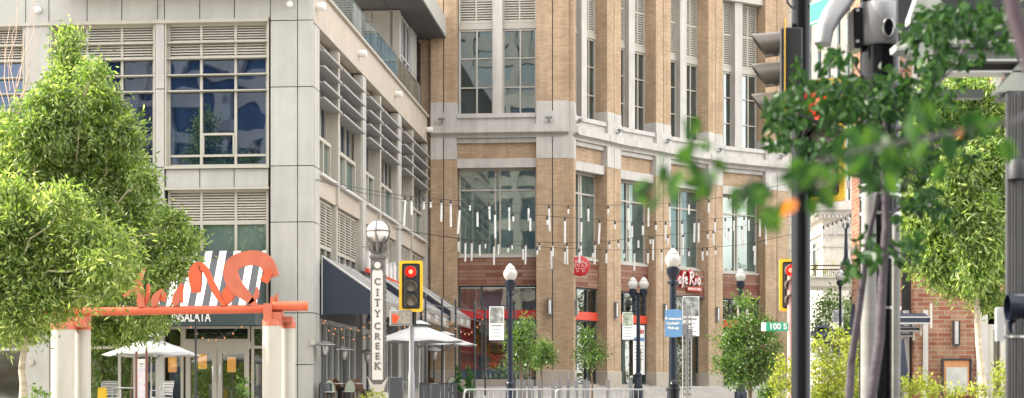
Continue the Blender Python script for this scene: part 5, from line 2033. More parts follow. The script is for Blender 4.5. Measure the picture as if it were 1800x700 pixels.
# right hand sunlit tree
D = 47.0
RT = [(1700, 160, 50, 30), (1640, 190, 50, 40), (1730, 210, 50, 50), (1670, 250, 60, 44), (1740, 290, 46, 46), (1640, 320, 56, 46), (1700, 350, 60, 50), (1750, 390, 40, 50), (1630, 400, 46, 44), (1690, 430, 60, 44), (1740, 460, 40, 46), (1640, 465, 42, 30), (1690, 490, 44, 28), (1600, 440, 30, 26), (1735, 520, 26, 30), (1800, 300, 60, 90), (1790, 430, 50, 60), (1600, 350, 30, 44), (1610, 250, 40, 44)]
cl = [ell(a, b_, c, d, D, R.uniform(-1, 1)) for a, b_, c, d in RT] + [ell(a, b_, c, d, D, -1.6) for a, b_, c, d in ((1712, 425, 36, 34), (1690, 385, 36, 30), (1725, 375, 34, 34), (1712, 480, 34, 24), (1745, 430, 26, 40), (1690, 300, 40, 36), (1650, 360, 34, 34))]
b = base(1733, D)
tree('street_tree', 'sunlit tree with a pale trunk in front of the banded brick restaurant', cl, [b, P(1726, 660, D), P(1720, 600, D), P(1717, 530, D), P(1716, 460, D), P(1712, 430, D)], .105, 95000, .20, .055, 'leaf_right', 'bark_pale', 31, .6, 120, .14)
# trees by the bridge
for px, D, cl, l, sd in ((1452, 100, [(1440, 560, 18, 34), (1460, 535, 20, 24), (1448, 600, 24, 26), (1476, 580, 18, 30), (1465, 610, 20, 20)], 'distant green tree beneath the footbridge', 41),
                         (1500, 104, [(1500, 560, 16, 40), (1510, 600, 18, 30), (1490, 610, 16, 20)], 'second distant tree beneath the footbridge, behind the pole', 42),
                         (1590, 88, [(1590, 460, 30, 40), (1615, 500, 26, 30), (1580, 510, 30, 26), (1560, 440, 24, 30)], 'tree behind the big black mast pole', 43)):
    b = base(px, D)
    tree('street_tree', l, [ell(a, b_, c, d, D, R.uniform(-.6, .6)) for a, b_, c, d in cl], [b, P(px, 640, D), P(px, 590, D)], .09, 3200, .18, .09, 'leaf_small', 'bark_brown', sd, .3, 40, .22)
# trees that stand along the lane outside the picture and show in the window glass
def lane_tree(x, y, r, h, label, seed, proto=[None]):
    b = Vector((x, y, gp(y)))
    if proto[0] is not None:
        return copy_tree(proto[0], label, b, seed * 1.3)
    cl = [(x + R.uniform(-1, 1) * r * .6, y + R.uniform(-1, 1) * r * .6, b.z + h * (.10 + .085 * k), r * .6, r * .6, r * .45) for k in range(10)]
    proto[0] = tree('lane_tree', label, cl, [b, b + Vector((0, 0, h * .2)), b + Vector((.1, 0, h * .45))], .14, 9000, .2, .10, 'leaf_right', 'bark_brown', seed, .4, 60, .22, group='trees along the lane')
    return proto[0]


for i, (x, y, l) in enumerate(((28, 99, 'lane tree mirrored in the second shop window of the brick building'), (33, 103, 'lane tree mirrored in the third shop window of the brick building'), (36, 92, 'lane tree mirrored in the last shop window'), (29, 92, 'lane tree behind the banded brick restaurant'),
                               (-18, 34, 'lane tree mirrored in the restaurant doors'), (-21.5, 27, 'lane tree nearer the street, mirrored in the restaurant glass'), (-25, 38, 'lane tree mirrored at the left edge of the restaurant glass'), (-13, 12, 'lane tree on the near side of the road'))):
    lane_tree(x, y, 2.9, 8.5, l, 50 + i)

# shrubs
def shrub(clumps, D, n, label, name='shrub', mat='leaf_shrub', L=.075, W=.035, sd=1, kind=None):
    cw = [ell(a, b_, c, d, D, R.uniform(-.3, .3)) for a, b_, c, d in clumps]
    x = sum(c[0] for c in cw) / len(cw)
    o = Vector((x, D, gp(D)))
    t = thing(name, label, 'shrub', o)
    cl = [(c[0] - o.x, c[1] - o.y, c[2] - o.z, c[3], c[4], c[5]) for c in cw]
    # lower leaves down to the ground
    cl += [(c[0], c[1], c[2] * .5, c[3], c[4], c[2] * .35) for c in cl]
    leaves('foliage', clump_pts(cl, 50, .06), n, L, W, mat, t, sd, .0)
    m = MB()
    for c in cl:
        limb(m, (c[0] * .4, c[1] * .4, 0), c[:3], .014, .005, .1, 4, 4)
    m.build('stems', 'bark_brown', t)


shrub([(1440, 610, 20, 18), (1458, 640, 24, 22), (1430, 660, 22, 30), (1468, 590, 12, 20), (1475, 665, 22, 30), (1450, 690, 40, 16)], 31, 5200, 'sunlit yellow green shrub right of the black signal pole', sd=61)
shrub([(1500, 615, 18, 22), (1495, 650, 20, 26), (1512, 675, 20, 24), (1488, 600, 8, 14)], 31.5, 3000, 'sunlit yellow green shrub left of the big mast pole', sd=62)
shrub([(1372, 640, 14, 16), (1375, 675, 20, 24), (1400, 660, 16, 30)], 33, 2400, 'yellow green shrub behind the thin rosy pole', sd=66)
shrub([(1600, 680, 26, 14), (1640, 684, 26, 12), (1680, 688, 24, 11), (1625, 668, 14, 8), (1720, 686, 26, 12), (1770, 670, 26, 18), (1760, 650, 12, 16), (1800, 672, 26, 20)], 31, 6400, 'low sunlit hedge in front of the banded brick restaurant', 'hedge', sd=63)
shrub([(66, 690, 14, 7), (82, 694, 8, 6), (58, 684, 6, 5)], 47, 260, 'small dark leaved plant beside the left white column', 'plant', 'leaf_small', .14, .06, 64)
shrub([(655, 695, 10, 6), (668, 696, 9, 5), (640, 697, 8, 4)], 49.5, 500, 'low yellow green plants at the foot of the lettered pillar', 'plant', 'leaf_shrub', .10, .04, 65)
shrub([(425, 685, 10, 8), (432, 670, 5, 8)], 55, 220, 'small potted plant at the right restaurant door', 'plant', 'leaf_small', .13, .06, 67)


def big_leaves(nm, cents, L, mat, parent, seed, droop=.5):
    rng = np.random.default_rng(seed)
    m = MB()
    for c in cents:
        d = Vector(rng.normal(size=3) * .6 + np.array([0, 0, -droop])).normalized()
        r = Vector(rng.normal(size=3) + np.array([0, -1.1, 0]))
        s = d.cross(r).normalized()
        nn = s.cross(d)
        l = L * rng.uniform(.65, 1.25)
        w = l * rng.uniform(.50, .68)
        c = Vector(c)
        pts = [c, c + d * l * .18 + s * w * .36 + nn * w * .10, c + d * l * .45 + s * w * .5 + nn * w * .16, c + d * l * .75 + s * w * .28 + nn * w * .08, c + d * l - nn * l * .10,
               c + d * l * .75 - s * w * .28 + nn * w * .08, c + d * l * .45 - s * w * .5 + nn * w * .16, c + d * l * .18 - s * w * .36 + nn * w * .10]
        m._add(pts, [(0, 1, 2, 3, 4), (0, 4, 5, 6, 7)], True)
    return m.build(nm, mat, parent)


# the near young tree tied to the mast pole
D = 12.0
b = Vector(((1528 - 900) * D / F, D, 0))
t = thing('young_tree', 'near dark leaved young tree with purplish stems in front of the mast pole', 'tree', b)
m = MB()
def path(ps, r, D=D): m.tube([P(x, y, d if d else D) - b for x, y, d in ps], r, 9)
m.tube([Vector((0, 0, 0)), P(1531, 700, D) - b, P(1546, 600, D) - b, P(1552, 480, D) - b, P(1558, 400, D) - b, P(1556, 330, D) - b, P(1552, 260, D) - b, P(1560, 170, D) - b], [.046, .038, .034, .032, .03, .028, .022, .013], 10)
m.build('trunk', 'bark_grey', t)
m = MB()
m.tube([P(1540, 640, D) - b, P(1520, 600, D - .1) - b, P(1500, 565, D - .1) - b], [.02, .03, .02], 7) if False else None
m.tube([P(1496, 640, 12.6) - b, P(1508, 560, 12.5) - b, P(1518, 490, 12.4) - b, P(1524, 430, 12.3) - b, P(1545, 340, 12.1) - b], [.030, .027, .024, .02, .016], 8)
m.tube([P(1496, 640, 12.6) - b, P(1490, 760, 12.6) - b, Vector((P(1490, 700, 12.6).x - b.x, .6, 0))], [.030, .034, .04], 8)
for (x0, y0, x1, y1, d1, r) in ((1556, 330, 1450, 290, 11.6, .018), (1556, 300, 1640, 260, 12.2, .018), (1552, 270, 1400, 200, 11.4, .02), (1556, 250, 1650, 160, 12.4, .02), (1558, 200, 1500, 110, 11.8, .016), (1560, 180, 1600, 90, 12.2, .014), (1558, 380, 1650, 340, 12.4, .016), (1552, 420, 1610, 470, 12, .012), (1640, 260, 1720, 230, 12.4, .01), (1556, 340, 1700, 60, 13, .02), (1700, 60, 1790, 40, 13, .012)):
    limb(m, P(x0, y0, D) - b, P(x1, y1, d1) - b, r, r * .4, .06, 6, 5)
m.build('limbs', 'bark_grey', t)
NT = [(1400, 200, 50, 30, 130), (1430, 160, 60, 40, 170), (1480, 130, 40, 40, 120), (1520, 170, 60, 40, 190), (1580, 160, 60, 50, 200), (1640, 180, 50, 40, 120), (1500, 225, 80, 40, 200), (1600, 240, 60, 40, 130), (1440, 260, 50, 30, 90), (1560, 300, 60, 30, 110),
      (1650, 110, 44, 34, 90), (1380, 250, 36, 24, 50), (1660, 40, 60, 36, 190), (1730, 40, 60, 34, 200), (1780, 70, 30, 24, 60), (1620, 60, 30, 24, 60), (1530, 440, 30, 30, 60), (1600, 430, 36, 40, 60), (1640, 370, 44, 40, 60), (1500, 480, 24, 30, 30), (1690, 250, 40, 30, 50), (1610, 330, 40, 40, 70), (1350, 190, 26, 30, 30)]
rng = np.random.default_rng(77)
pts = []
for a, b_, rx, ry, n in NT:
    n = int(n * (1.35 if b_ < 120 else 1.05))
    nt_ = max(3, n // 6)
    tw = [(rng.normal() * .5, rng.normal() * .5, rng.uniform(-.9, .9)) for _ in range(nt_)]
    for _ in range(n):
        q = tw[rng.integers(nt_)]
        pts.append(P(a + (q[0] + rng.normal() * .14) * rx, b_ + (q[1] + rng.normal() * .16) * ry, D + q[2] + rng.normal() * .15) - b)
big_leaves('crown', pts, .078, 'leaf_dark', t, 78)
pts = [P(1432 + rng.normal() * 8, 180 + rng.normal() * 8, 12.2) - b for _ in range(14)] + [P(1442, 208, 12.2) - b, P(1438, 210, 12.2) - b]
big_leaves('red_lamp_spot', pts, .05, 'lamp_spot_red', t, 79)  # red leaves standing in for the signal's red lamp seen through foliage

# a branch hanging much nearer the lens
D = 4.3
b = P(1820, 180, D)
t = thing('overhanging_branch', 'out of focus near branch with large green and a few orange leaves', 'branch', b)
m = MB()
m.tube([P(1900, 150, D) - b, P(1780, 215, D) - b, P(1640, 240, D) - b, P(1520, 262, D - .1) - b, P(1420, 290, D - .1) - b, P(1330, 300, D - .2) - b, P(1240, 285, D - .2) - b], [.006, .005, .0045, .004, .003, .0022, .0015], 6)
for x0, y0, x1, y1 in ((1420, 290, 1390, 360), (1330, 300, 1290, 360), (1520, 262, 1500, 330), (1640, 240, 1590, 330), (1260, 290, 1180, 320)):
    m.tube([P(x0, y0, D - .1) - b, P((x0 + x1) / 2 + 5, (y0 + y1) / 2 - 6, D - .1) - b, P(x1, y1, D - .1) - b], [.003, .002, .0015], 5)
m.build('twig', 'bark_grey', t)
spots = [(1200, 225), (1228, 232), (1205, 275), (1190, 310), (1168, 330), (1212, 300), (1235, 320), (1140, 335), (1160, 300), (1255, 300), (1240, 345),
         (1320, 340), (1345, 362), (1310, 375), (1365, 385), (1335, 395), (1380, 340), (1300, 350),
         (1430, 305), (1450, 330), (1470, 290), (1440, 350), (1410, 300), (1490, 320), (1420, 330),
         (1500, 255), (1525, 290), (1545, 260), (1510, 310), (1560, 305), (1535, 240), (1550, 330), (1480, 260), (1570, 270),
         (1600, 220), (1625, 200), (1640, 230), (1660, 260), (1630, 265), (1600, 300), (1700, 215), (1720, 250), (1745, 255), (1770, 265), (1680, 280), (1615, 245)]
pts = [P(x, y - 22, D + R.uniform(-.35, .35)) - b for x, y in spots]
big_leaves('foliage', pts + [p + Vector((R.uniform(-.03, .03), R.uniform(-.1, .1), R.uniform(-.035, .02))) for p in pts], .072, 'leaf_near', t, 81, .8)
big_leaves('orange_leaf', [P(1400, 352, D) - b], .05, 'leaf_orange', t, 83, .9)
big_leaves('orange_leaf', [P(1690, 226, D + .1) - b], .032, 'leaf_orange', t, 84, .9)
b = P(1840, 90, 5)
t = thing('tree_stem', 'blurred purple stem leaning across the top right corner', 'branch', b)
m = MB(); m.tube([P(1768, -60, 5) - b, P(1784, 30, 5) - b, P(1812, 110, 5) - b, P(1870, 260, 5) - b, P(1960, 520, 5) - b], [.022, .025, .028, .03, .035], 10); m.build('stem', 'bark_purple', t)
# ================================================================== NEAR RIGHT: POLES, SIGNALS, SHELTER
D = 22.0
b = base(1408, D)
t = thing('signal_pole', 'near glossy black pole running the full height of the picture', 'pole', b)
m = MB(); m.lathe([(.24, 0), (.24, .25), (.17, .32), (.16, .9), (.125, 1.0), (.118, 9.0), (0, 9.0)], (0, 0, 0), 20); m.build('shaft', 'black_metal', t)
m = MB()
for z in (5.15, 6.72):
    m.lathe([(.122, z), (.126, z), (.126, z + .03), (.122, z + .03)], (0, 0, 0), 16)
m.build('strap', 'steel', t)
m = MB()
for sx in (-1, 1):
    m.tube([(sx * .12, -.06, 6.55), (sx * .19, -.08, 6.62), (sx * .20, -.08, 6.9), (sx * .13, -.06, 7.1)], .014, 6)
m.build('cable_loop', 'signal_black', t)
a = P(1380, 131, D)
t = thing('traffic_signal', 'traffic signal seen from the side with three grey visors, left of the black pole', 'traffic signal', a)
signal_head(t, Matrix.Rotation(math.radians(-98), 4, 'Z'), .58, 1.34, lit=-1, deepvis=.36, bd=.012)
for z_ in (.45, -.5):
    m = MB(); m.box(.04, .16, -.06, .06, z_, z_ + .05); m.build('bracket', 'signal_black', t)
a = P(1447, 248, D)
t = thing('traffic_signal', 'yellow bordered traffic signal right of the near black pole, behind leaves', 'traffic signal', a)
signal_head(t, Matrix.Rotation(math.radians(-28), 4, 'Z'), .57, 1.56, lit=0, deepvis=.30)
for z_ in (.45, -.5):
    m = MB(); m.box(-.24, -.1, .1, .16, z_, z_ + .05); m.build('bracket', 'signal_black', t)
# street name sign far up
a = P(1447, 16, 21)
t = thing('street_sign', 'green street name sign seen almost edge on at the top of the picture', 'sign', a, math.radians(-70))
m = MB(); m.cbox(-.3, .3, -.01, .01, -.14, .14, .004); m.build('plate', 'sign_green', t)
m = MB(); m.box(-.28, .28, -.013, -.01, .115, .125); m.box(-.28, .28, -.013, -.01, -.125, -.115); m.build('border', 'sign_white', t)

# mast pole with its arm collar
D = 18.0
b = base(1546, D)
t = thing('mast_pole', 'big black mast pole with a bolted collar, behind the near young tree', 'pole', b)
z = lambda py: EYE + (700 - py) * D / F - b.z
m = MB(); m.lathe([(.34, 0), (.34, .05), (.235, .08), (.215, 1.5), (.195, 7.5), (0, 7.5)], (0, 0, 0), 28); m.build('shaft', 'black_metal', t)
c = MB(); c.lathe([(.205, z(84)), (.225, z(80)), (.225, z(14)), (.205, z(8)), (.2, z(8))], (0, -.03, 0), 28)
co = c.build('collar', 'grey_metal', t)
for sx in (-1, 1):
    m = MB()
    x0, x1 = sorted((sx * .20, sx * .30))
    m.cbox(x0, x1, -.14, .16, z(90), z(18), .01)
    m.build('ear_plate', 'black_metal', co)
m = MB()
for sx in (-1, 1):
    for py in (24, 78):
        m.lathe([(0, -.165), (.018, -.165), (.018, -.14), (0, -.14)], (sx * .262, 0, z(py)), 8, 'y')
m.build('bolt', 'steel', co)
m = MB()
m.tube([(.04 + .055 * math.cos(a), -.26, z(58) + .095 * math.sin(a)) for a in [2 * PI * i / 24 for i in range(25)]], .012, 6)
m.build('hand_hole', 'steel', co)
m = MB(); m.prism([(.04 + .05 * math.cos(2 * PI * i / 20), -.262, z(58) + .088 * math.sin(2 * PI * i / 20)) for i in range(20)][::-1], (0, .02, 0)); m.build('hole_cover', 'black_metal', co)
m = MB(); m.tube([P(1500, -30, D) - b, P(1476, 8, D - .15) - b, P(1460, 30, D - .25) - b, P(1450, 52, D - .3) - b, P(1446, 78, D - .32) - b], [.12, .115, .105, .095, .085], 18, True); m.build('curved_arm', 'grey_metal', t)
m = MB()
for px in (1525, 1531):
    m.tube([P(px, 352, D - .24) - b, P(px, 700, D - .24) - b, P(px, 760, D - .2) - b], .016, 8)
m.tube([P(1516, 352, D - .2) - b, P(1525, 346, D - .24) - b, P(1531, 352, D - .24) - b], .02, 8)
m.build('conduit', 'galvanised', t)
for py in (331, 347, 380, 457, 545):
    m = MB()
    m.lathe([(.214, z(py)), (.222, z(py)), (.222, z(py) + .03), (.214, z(py) + .03)], (0, 0, 0), 24)
    m.build('strap', 'steel', t)
# pale uprights added for the sunlit reflections down both sides of the mast
b = base(1527, 17.62)
t = thing('reflection_strip', 'pale strip standing in for a reflection on the left of the big black mast pole', 'pole', b)
m = MB(); m.lathe([(.088, 0), (.08, 3), (.07, 3.72), (0, 3.72)], (0, 0, 0), 20); m.build('shaft', 'reflection_grey', t)
b = base(1575, 17.7)
t = thing('reflection_strip', 'thinner pale strip standing in for a reflection on the right of the big black mast pole', 'pole', b)
m = MB(); m.lathe([(.045, 0), (.042, 3), (.04, 3.5), (0, 3.5)], (0, 0, 0), 16); m.build('shaft', 'reflection_grey', t)

# station shelter, upper right
D = 16.0
s = D / F
b = base(1780, D)
t = thing('transit_shelter', 'steel framed shelter roof with a fluted post at the right edge', 'shelter', b)
Q = lambda px, py, d=D: P(px, py, d) - b
def beam(px0, px1, py0, py1, d0, d1, mat, nm):
    a, c = Q(px0, py1), Q(px1, py0)
    m = MB(); m.box(a.x, c.x, d0, d1, a.z, c.z); return m.build(nm, mat, t)


beam(1642, 2100, 86, 106, .0, .25, 'shelter_steel', 'beam')
beam(1640, 2100, 79, 85, -.05, .30, 'shelter_steel', 'flange')
beam(1640, 2100, 106, 109, -.05, .30, 'pale_metal', 'flange')
beam(1650, 2100, 109, 124, .1, .2, 'shelter_dark', 'panel')
beam(1655, 2100, 124, 127, .0, .25, 'pale_metal', 'rail')
beam(1660, 1775, 127, 143, .9, 1.0, 'shelter_steel', 'rear_beam')
beam(1618, 2100, 50, 53, .5, .6, 'pale_metal', 'rail')
beam(1630, 2100, -60, 50, 1.2, 1.3, 'shelter_dark', 'back_panel')
m = MB()
m.prism([Q(1640, 79), Q(1598, 56), Q(1600, 50), Q(1645, 72)][::-1], (0, .3, 0))
m.build('strut', 'shelter_dark', t)
m = MB()
m.prism([Q(1574, 78), Q(1600, 58), Q(1640, 80), Q(1642, 106), Q(1622, 104), Q(1590, 88), Q(1576, 88)][::-1], (0, .25, 0))
m.prism([Q(1600, 30), Q(1614, -10), Q(1640, -10), Q(1662, 8), Q(1640, 22), Q(1600, 40)][::-1], (0, .2, 0))
m.build('end_plate', 'shelter_plate', t)
m = MB()
m.prism([Q(1752, 162), Q(1790, 112), Q(1830, 90), Q(1830, 160)][::-1], (0, .2, 0))
m.build('gable_plate', 'shelter_plate', t)
m = MB(); m.box(Q(1770, 0).x, Q(2100, 0).x, .0, .4, Q(0, 160).z - .04, Q(0, 160).z); m.build('roof', 'shelter_dark', t)
m = MB()
n = 20
cx = Q(1779, 0).x
prof = []
for i in range(n * 2):
    a = 2 * PI * i / (n * 2)
    r = .088 if i % 2 == 0 else .074
    prof.append((cx + r * math.cos(a), -.1 + r * math.sin(a), 0))
m.prism(prof, (0, 0, Q(0, 168).z))
m.build('fluted_post', 'post_metal', t)
for py in (527, 543, 595):
    m = MB()
    m.lathe([(.089, Q(0, py).z), (.093, Q(0, py).z), (.093, Q(0, py).z + .022), (.089, Q(0, py).z + .022)], (cx, -.1, 0), 24)
    m.build('strap', 'steel', t)
m = MB(); m.lathe([(.10, 0), (.10, .12), (.075, .18), (.0, .18)], (cx + .0, -.18, Q(0, 320).z), 10); m.build('post_fitting', 'shelter_dark', t)
a, c = P(1749, 600, 15.6), P(1766, 540, 15.6)
t = thing('back_plate', 'small grey plate seen from behind, strapped to the fluted post', 'sign', a)
m = MB(); m.cbox(0, c.x - a.x, -.012, .012, 0, c.z - a.z, .01); m.build('plate', 'pale_metal', t)
for z_ in (.03, c.z - a.z - .05):
    m = MB(); m.box(c.x - a.x, c.x - a.x + .05, -.01, .01, z_, z_ + .02); m.build('bracket', 'steel', t)
a = P(1802, 540, 15.2)
t = thing('signal_hood', 'dark blue rounded signal hood cut by the right edge of the picture', 'signal', a)
m = MB(); m.lathe([(.0, .02), (.10, .02), (.115, .0), (.118, -.16), (.108, -.16), (.10, -.02), (0, -.02)], (0, 0, 0), 20, 'x'); m.build('hood', 'navy_metal', t)
m = MB(); m.cbox(.02, .30, -.13, .13, -.17, .15, .03); m.build('housing', 'navy_metal', t)
m = MB(); m.tube([(-.05, .05, -.09), (-.12, .05, -.14), (-.10, .08, -.22)], [.02, .03, .02], 7); m.build('cable', 'navy_metal', t)

# ================================================================== BANDED BRICK RESTAURANT, RIGHT
D = 62.0
CO = Vector((P(1576, 0, D).x, D, gp(D)))
CB = thing('brick_restaurant', 'banded red brick restaurant with dark awnings at the right', 'building', CO)
s = D / F
X = lambda px: P(px, 0, D).x - CO.x
Z = lambda py: EYE + (700 - py) * s - CO.z
m = MB()
m.box(X(1607), X(1622), .0, .5, 0, Z(545)); m.box(X(1631), X(1716), .0, .5, 0, Z(545))
m.box(X(1607), X(1950), .0, .5, Z(545), Z(430))
for i in range(9):
    x = X(1578) + i * .95
    m.box(x, x + .52, .0, .5, Z(430), 20)
m.box(X(1795), X(1950), 0, .5, 0, Z(545))
m.build('brickwork', 'red_brick', CB)
m = MB()
for i in range(9):
    x = X(1578) + i * .95 + .52
    m.box(x, x + .43, .06, .5, Z(430), 20)
m.box(X(1622), X(1631), -.06, .5, 0, Z(545)); m.box(X(1716), X(1736), -.05, .5, 0, Z(545))
m.build('stonework', 'white_stone', CB)
m = MB(); m.box(X(1576) - .02, X(1576) + .3, .5, 8.1, 3.2, 20); m.build('side_wall', 'red_brick', CB)
m = MB(); m.box(X(1576) + .3, X(1950), .5, 8, 3.2, 20); m.box(X(1600), X(1950), 3.5, 8, 0, 3.2); m.build('structural_core', 'core_dark', CB)
window(CB, Matrix.Identity(4), X(1738), X(1795), .1, .05, Z(570), [X(1765)], [], 'g', 'shop_glass', 'beige_stone', fr=.2, depth=.3, name='shop_window')
m = MB(); m.box(X(1578), X(1584), .2, .5, 0, Z(545)); m.box(X(1592), X(1602), .3, .6, 0, Z(545)); m.build('entrance_column', 'white_stone', CB)
m = MB(); m.box(X(1590), X(1606), .9, 1, Z(600), Z(560)); m.build('copper_panel', 'copper', CB)
m = MB(); m.box(X(1700), X(1950), 2.5, 2.6, 0, 3.0); m.build('interior', 'interior_wall', CB)
t = thing('wall_sconce', 'tall frosted sconce on the banded brick wall', 'lamp', (P(1680, 0, D).x, D, 0 + EYE + (700 - 605) * s))
m = MB(); m.box(-.12, .12, -.14, 0, -.06, -.01); m.box(-.12, -.09, -.14, 0, -.01, .85); m.box(.09, .12, -.14, 0, -.01, .85); m.build('bracket', 'dark_metal', t)
m = MB(); m.lathe([(0, 0), (.085, 0), (.085, .82), (0, .82)], (0, -.08, 0), 12); m.build('diffuser', 'frosted', t)
a, c = P(1657, 696, D - .02), P(1704, 633, D - .02)
t = thing('notice_case', 'copper framed notice case with frosted glass on the banded brick wall', 'notice board', a)
W, H = c.x - a.x, c.z - a.z
m = MB(); m.box(-.05, 0, -.16, 0, 0, H + .05); m.box(W, W + .05, -.16, 0, 0, H + .05); m.box(0, W, -.16, 0, H, H + .05); m.build('surround', 'dark_metal', t)
m = MB(); m.cbox(.02, W - .02, -.10, .0, .0, H - .01, .01); m.build('case', 'copper', t)
m = MB(); m.box(.10, W - .10, -.112, -.10, .06, H - .26); m.build('pane', 'frosted', t)
for px0, px1, py0, py1, d, l in ((1570, 1624, 551, 571, 61.2, 'front dark awning with pale stripes at the restaurant corner'), (1566, 1606, 573, 584, 61.8, 'middle dark awning tucked behind the front striped one'), (1563, 1594, 585, 593, 62.4, 'rearmost low dark awning at the restaurant entrance')):
    a, c = P(px0, py1, d), P(px1, py0, d)
    t = thing('dark_awning', l, 'awning', (a.x, d, a.z), 0, 'stepped dark awnings')
    W, H = c.x - a.x, c.z - a.z
    m = MB(); m.prism([(0, -.9, 0), (0, -.9, H * .55), (0, -.1, H), (0, -.1, 0)], (W, 0, 0)); m.build('canopy', 'navy_fabric', t)
    m = MB(); m.box(-.01, W + .01, -.92, -.9, H * .5, H * .62); m.box(-.01, W + .01, -.92, -.9, -.02, .04); m.build('stripe', 'white_fabric', t)
    m = MB(); m.box(W, W + .07, -.95, -.85, -.15, H + .3); m.build('end_post', 'beige_stone', t)

# closed navy umbrellas, open navy umbrellas
def closed_umbrella(px, D, top, bot, r, label):
    b = base(px, D); z1, z0 = EYE + (700 - top) * D / F - b.z, EYE + (700 - bot) * D / F - b.z
    t = thing('closed_umbrella', label, 'umbrella', b, 0, 'folded navy umbrellas')
    m = MB()
    n = 12
    rings = [(0, z1, 0), (.25, z1 - (z1 - z0) * .25, .2), (.6, z1 - (z1 - z0) * .6, .3), (1, z0, .4)]
    vs, fs = [], []
    for f, z, w in rings:
        for i in range(n):
            a = 2 * PI * i / n
            q = (.06 + r * f) * (1 - (w if i % 2 else 0))
            vs.append((q * math.cos(a), q * math.sin(a), z - (0.1 * f if i % 2 else 0)))
    for j in range(3):
        for i in range(n):
            fs.append((j * n + i, (j + 1) * n + i, (j + 1) * n + (i + 1) % n, j * n + (i + 1) % n))
    fs.append(tuple(range(n)))
    m._add(vs, fs); m.build('canopy', 'navy_fabric', t)
    m = MB(); m.tube([(0, 0, 0), (0, 0, z1 + .08)], .022, 8); m.build('pole', 'grey_metal', t)
    m = MB(); m.lathe([(.25, 0), (.25, .06), (.04, .09), (0, .09)], (0, 0, 0), 12); m.build('base', 'charcoal_fabric', t)


closed_umbrella(1500, 66, 535, 650, .26, 'folded navy umbrella left of the pale reflection strip')
closed_umbrella(1586, 59, 596, 672, .20, 'folded navy umbrella at the banded brick restaurant')
for px, D, ap, rm, r, l in ((1446, 74, 575, 592, 1.0, 'open navy umbrella nearest the black signal pole'), (1476, 70, 580, 602, .95, 'open navy umbrella in the middle of the distant cafe'), (1462, 79, 594, 606, 1.0, 'lower open navy umbrella of the distant cafe')):
    umbrella(px, D, ap, rm, r, l, 'navy_fabric', group='navy umbrellas of the distant cafe')
# bike hoops under them
for k, px in enumerate((1437, 1448, 1458)):
    b = base(px, 60)
    t = thing('steel_hoop', 'slim steel hoop before the navy umbrellas, one of three alike', 'bike rack', b, 0, 'steel hoops before the navy umbrellas')
    H = EYE + (700 - 612) * 60 / F - b.z
    m = MB(); m.tube([(-.06, 0, 0), (-.06, 0, H - .06), (-.04, 0, H), (.04, 0, H), (.06, 0, H - .06), (.06, 0, 0)], .022, 7); m.build('hoop', 'galvanised', t)

# orange scooter and a planter, low right
b = base(1364, 44)
t = thing('kick_scooter', 'orange kick scooter parked beside the thin rosy pole', 'scooter', b, .5)
m = MB(); m.cbox(-.08, .08, -.45, .35, .10, .15, .02); m.build('deck', 'signal_black', t)
m = MB(); m.tube([(0, -.45, .12), (0, -.52, .5), (0, -.55, 1.1)], .03, 8); m.build('stem', 'orange_plastic', t)
m = MB(); m.tube([(-.22, -.52, 1.1), (0, -.56, 1.12), (.22, -.52, 1.1)], .02, 8); m.build('handlebar', 'navy_metal', t)
for y in (-.52, .42):
    m = MB(); m.lathe([(0, -.02), (.10, -.02), (.11, 0), (.10, .02), (0, .02)], (0, y, .11), 14, 'x'); m.build('wheel', 'signal_black', t)
b = base(1352, 48)
t = thing('planter', 'dark round planter with leafy plant beside the orange scooter', 'planter', b)
m = MB(); m.lathe([(.28, 0), (.36, .5), (.38, .55), (.32, .55), (0, .5)], (0, 0, 0), 16); m.build('pot', 'planter_dark', t)
leaves('foliage', clump_pts([(0, 0, .75, .3, .3, .22)], 40, .06), 700, .1, .05, 'leaf_small', t, 91, .1)

# ================================================================== FAR BACKGROUND
# footbridge
D = 116.0
s = D / F
a = P(1380, 500, D)
t = thing('footbridge', 'concrete footbridge with a metal railing and planting in the distance', 'bridge', (a.x, D, gp(D)))
X = lambda px: P(px, 0, D).x - a.x
Z = lambda py: EYE + (700 - py) * s - gp(D)
m = MB(); m.box(X(1380), X(1700), 0, 5, Z(503), Z(489)); m.box(X(1380), X(1700), -.12, 5, Z(489), Z(486)); m.build('deck', 'beige_stone', t)
for px in (1400, 1640):
    m = MB(); m.box(X(px), X(px + 22), .6, 4.4, 0, Z(503)); m.build('pier', 'beige_stone', t)
m = MB()
for py in (467, 474): m.box(X(1380), X(1700), -.03, .03, Z(py) - .05, Z(py) + .05)
for i in range(90):
    x = X(1380) + i * .137
    m.box(x, x + .03, -.015, .015, Z(486), Z(474))
for i in range(7): m.box(X(1380) + i * 2, X(1380) + i * 2 + .1, -.05, .05, Z(486), Z(466))
m.build('railing', 'bark_brown', t)
shrub([(1440, 478, 22, 10), (1475, 480, 24, 9), (1505, 478, 16, 10), (1462, 462, 8, 10), (1434, 466, 6, 7)], 118.5, 900, 'pale planting on the footbridge behind its railing', 'bridge_planting', 'leaf_elm_pale', .2, .1, 71)
for o in [q for q in bpy.data.objects if q.name.startswith('bridge_planting')]:
    o['category'] = 'plants'
b = P(1487, 466, 119)
t = thing('street_lamp', 'dark flat topped lamp standing on the footbridge', 'street lamp', (b.x, b.y, b.z - .9))
m = MB(); m.lathe([(.42, 0), (.42, .9), (.34, 1.0), (.2, 1.35), (.16, 1.5), (.12, 2.6), (.10, 3.4), (0, 3.4)], (0, 0, 0), 12); m.build('pole', 'navy_metal', t)
m = MB(); m.lathe([(.12, 3.4), (.24, 3.55), (.26, 3.8), (0, 3.8)], (0, 0, 0), 12); m.build('head', 'dark_metal', t)
closed = P(1501, 466, 118)
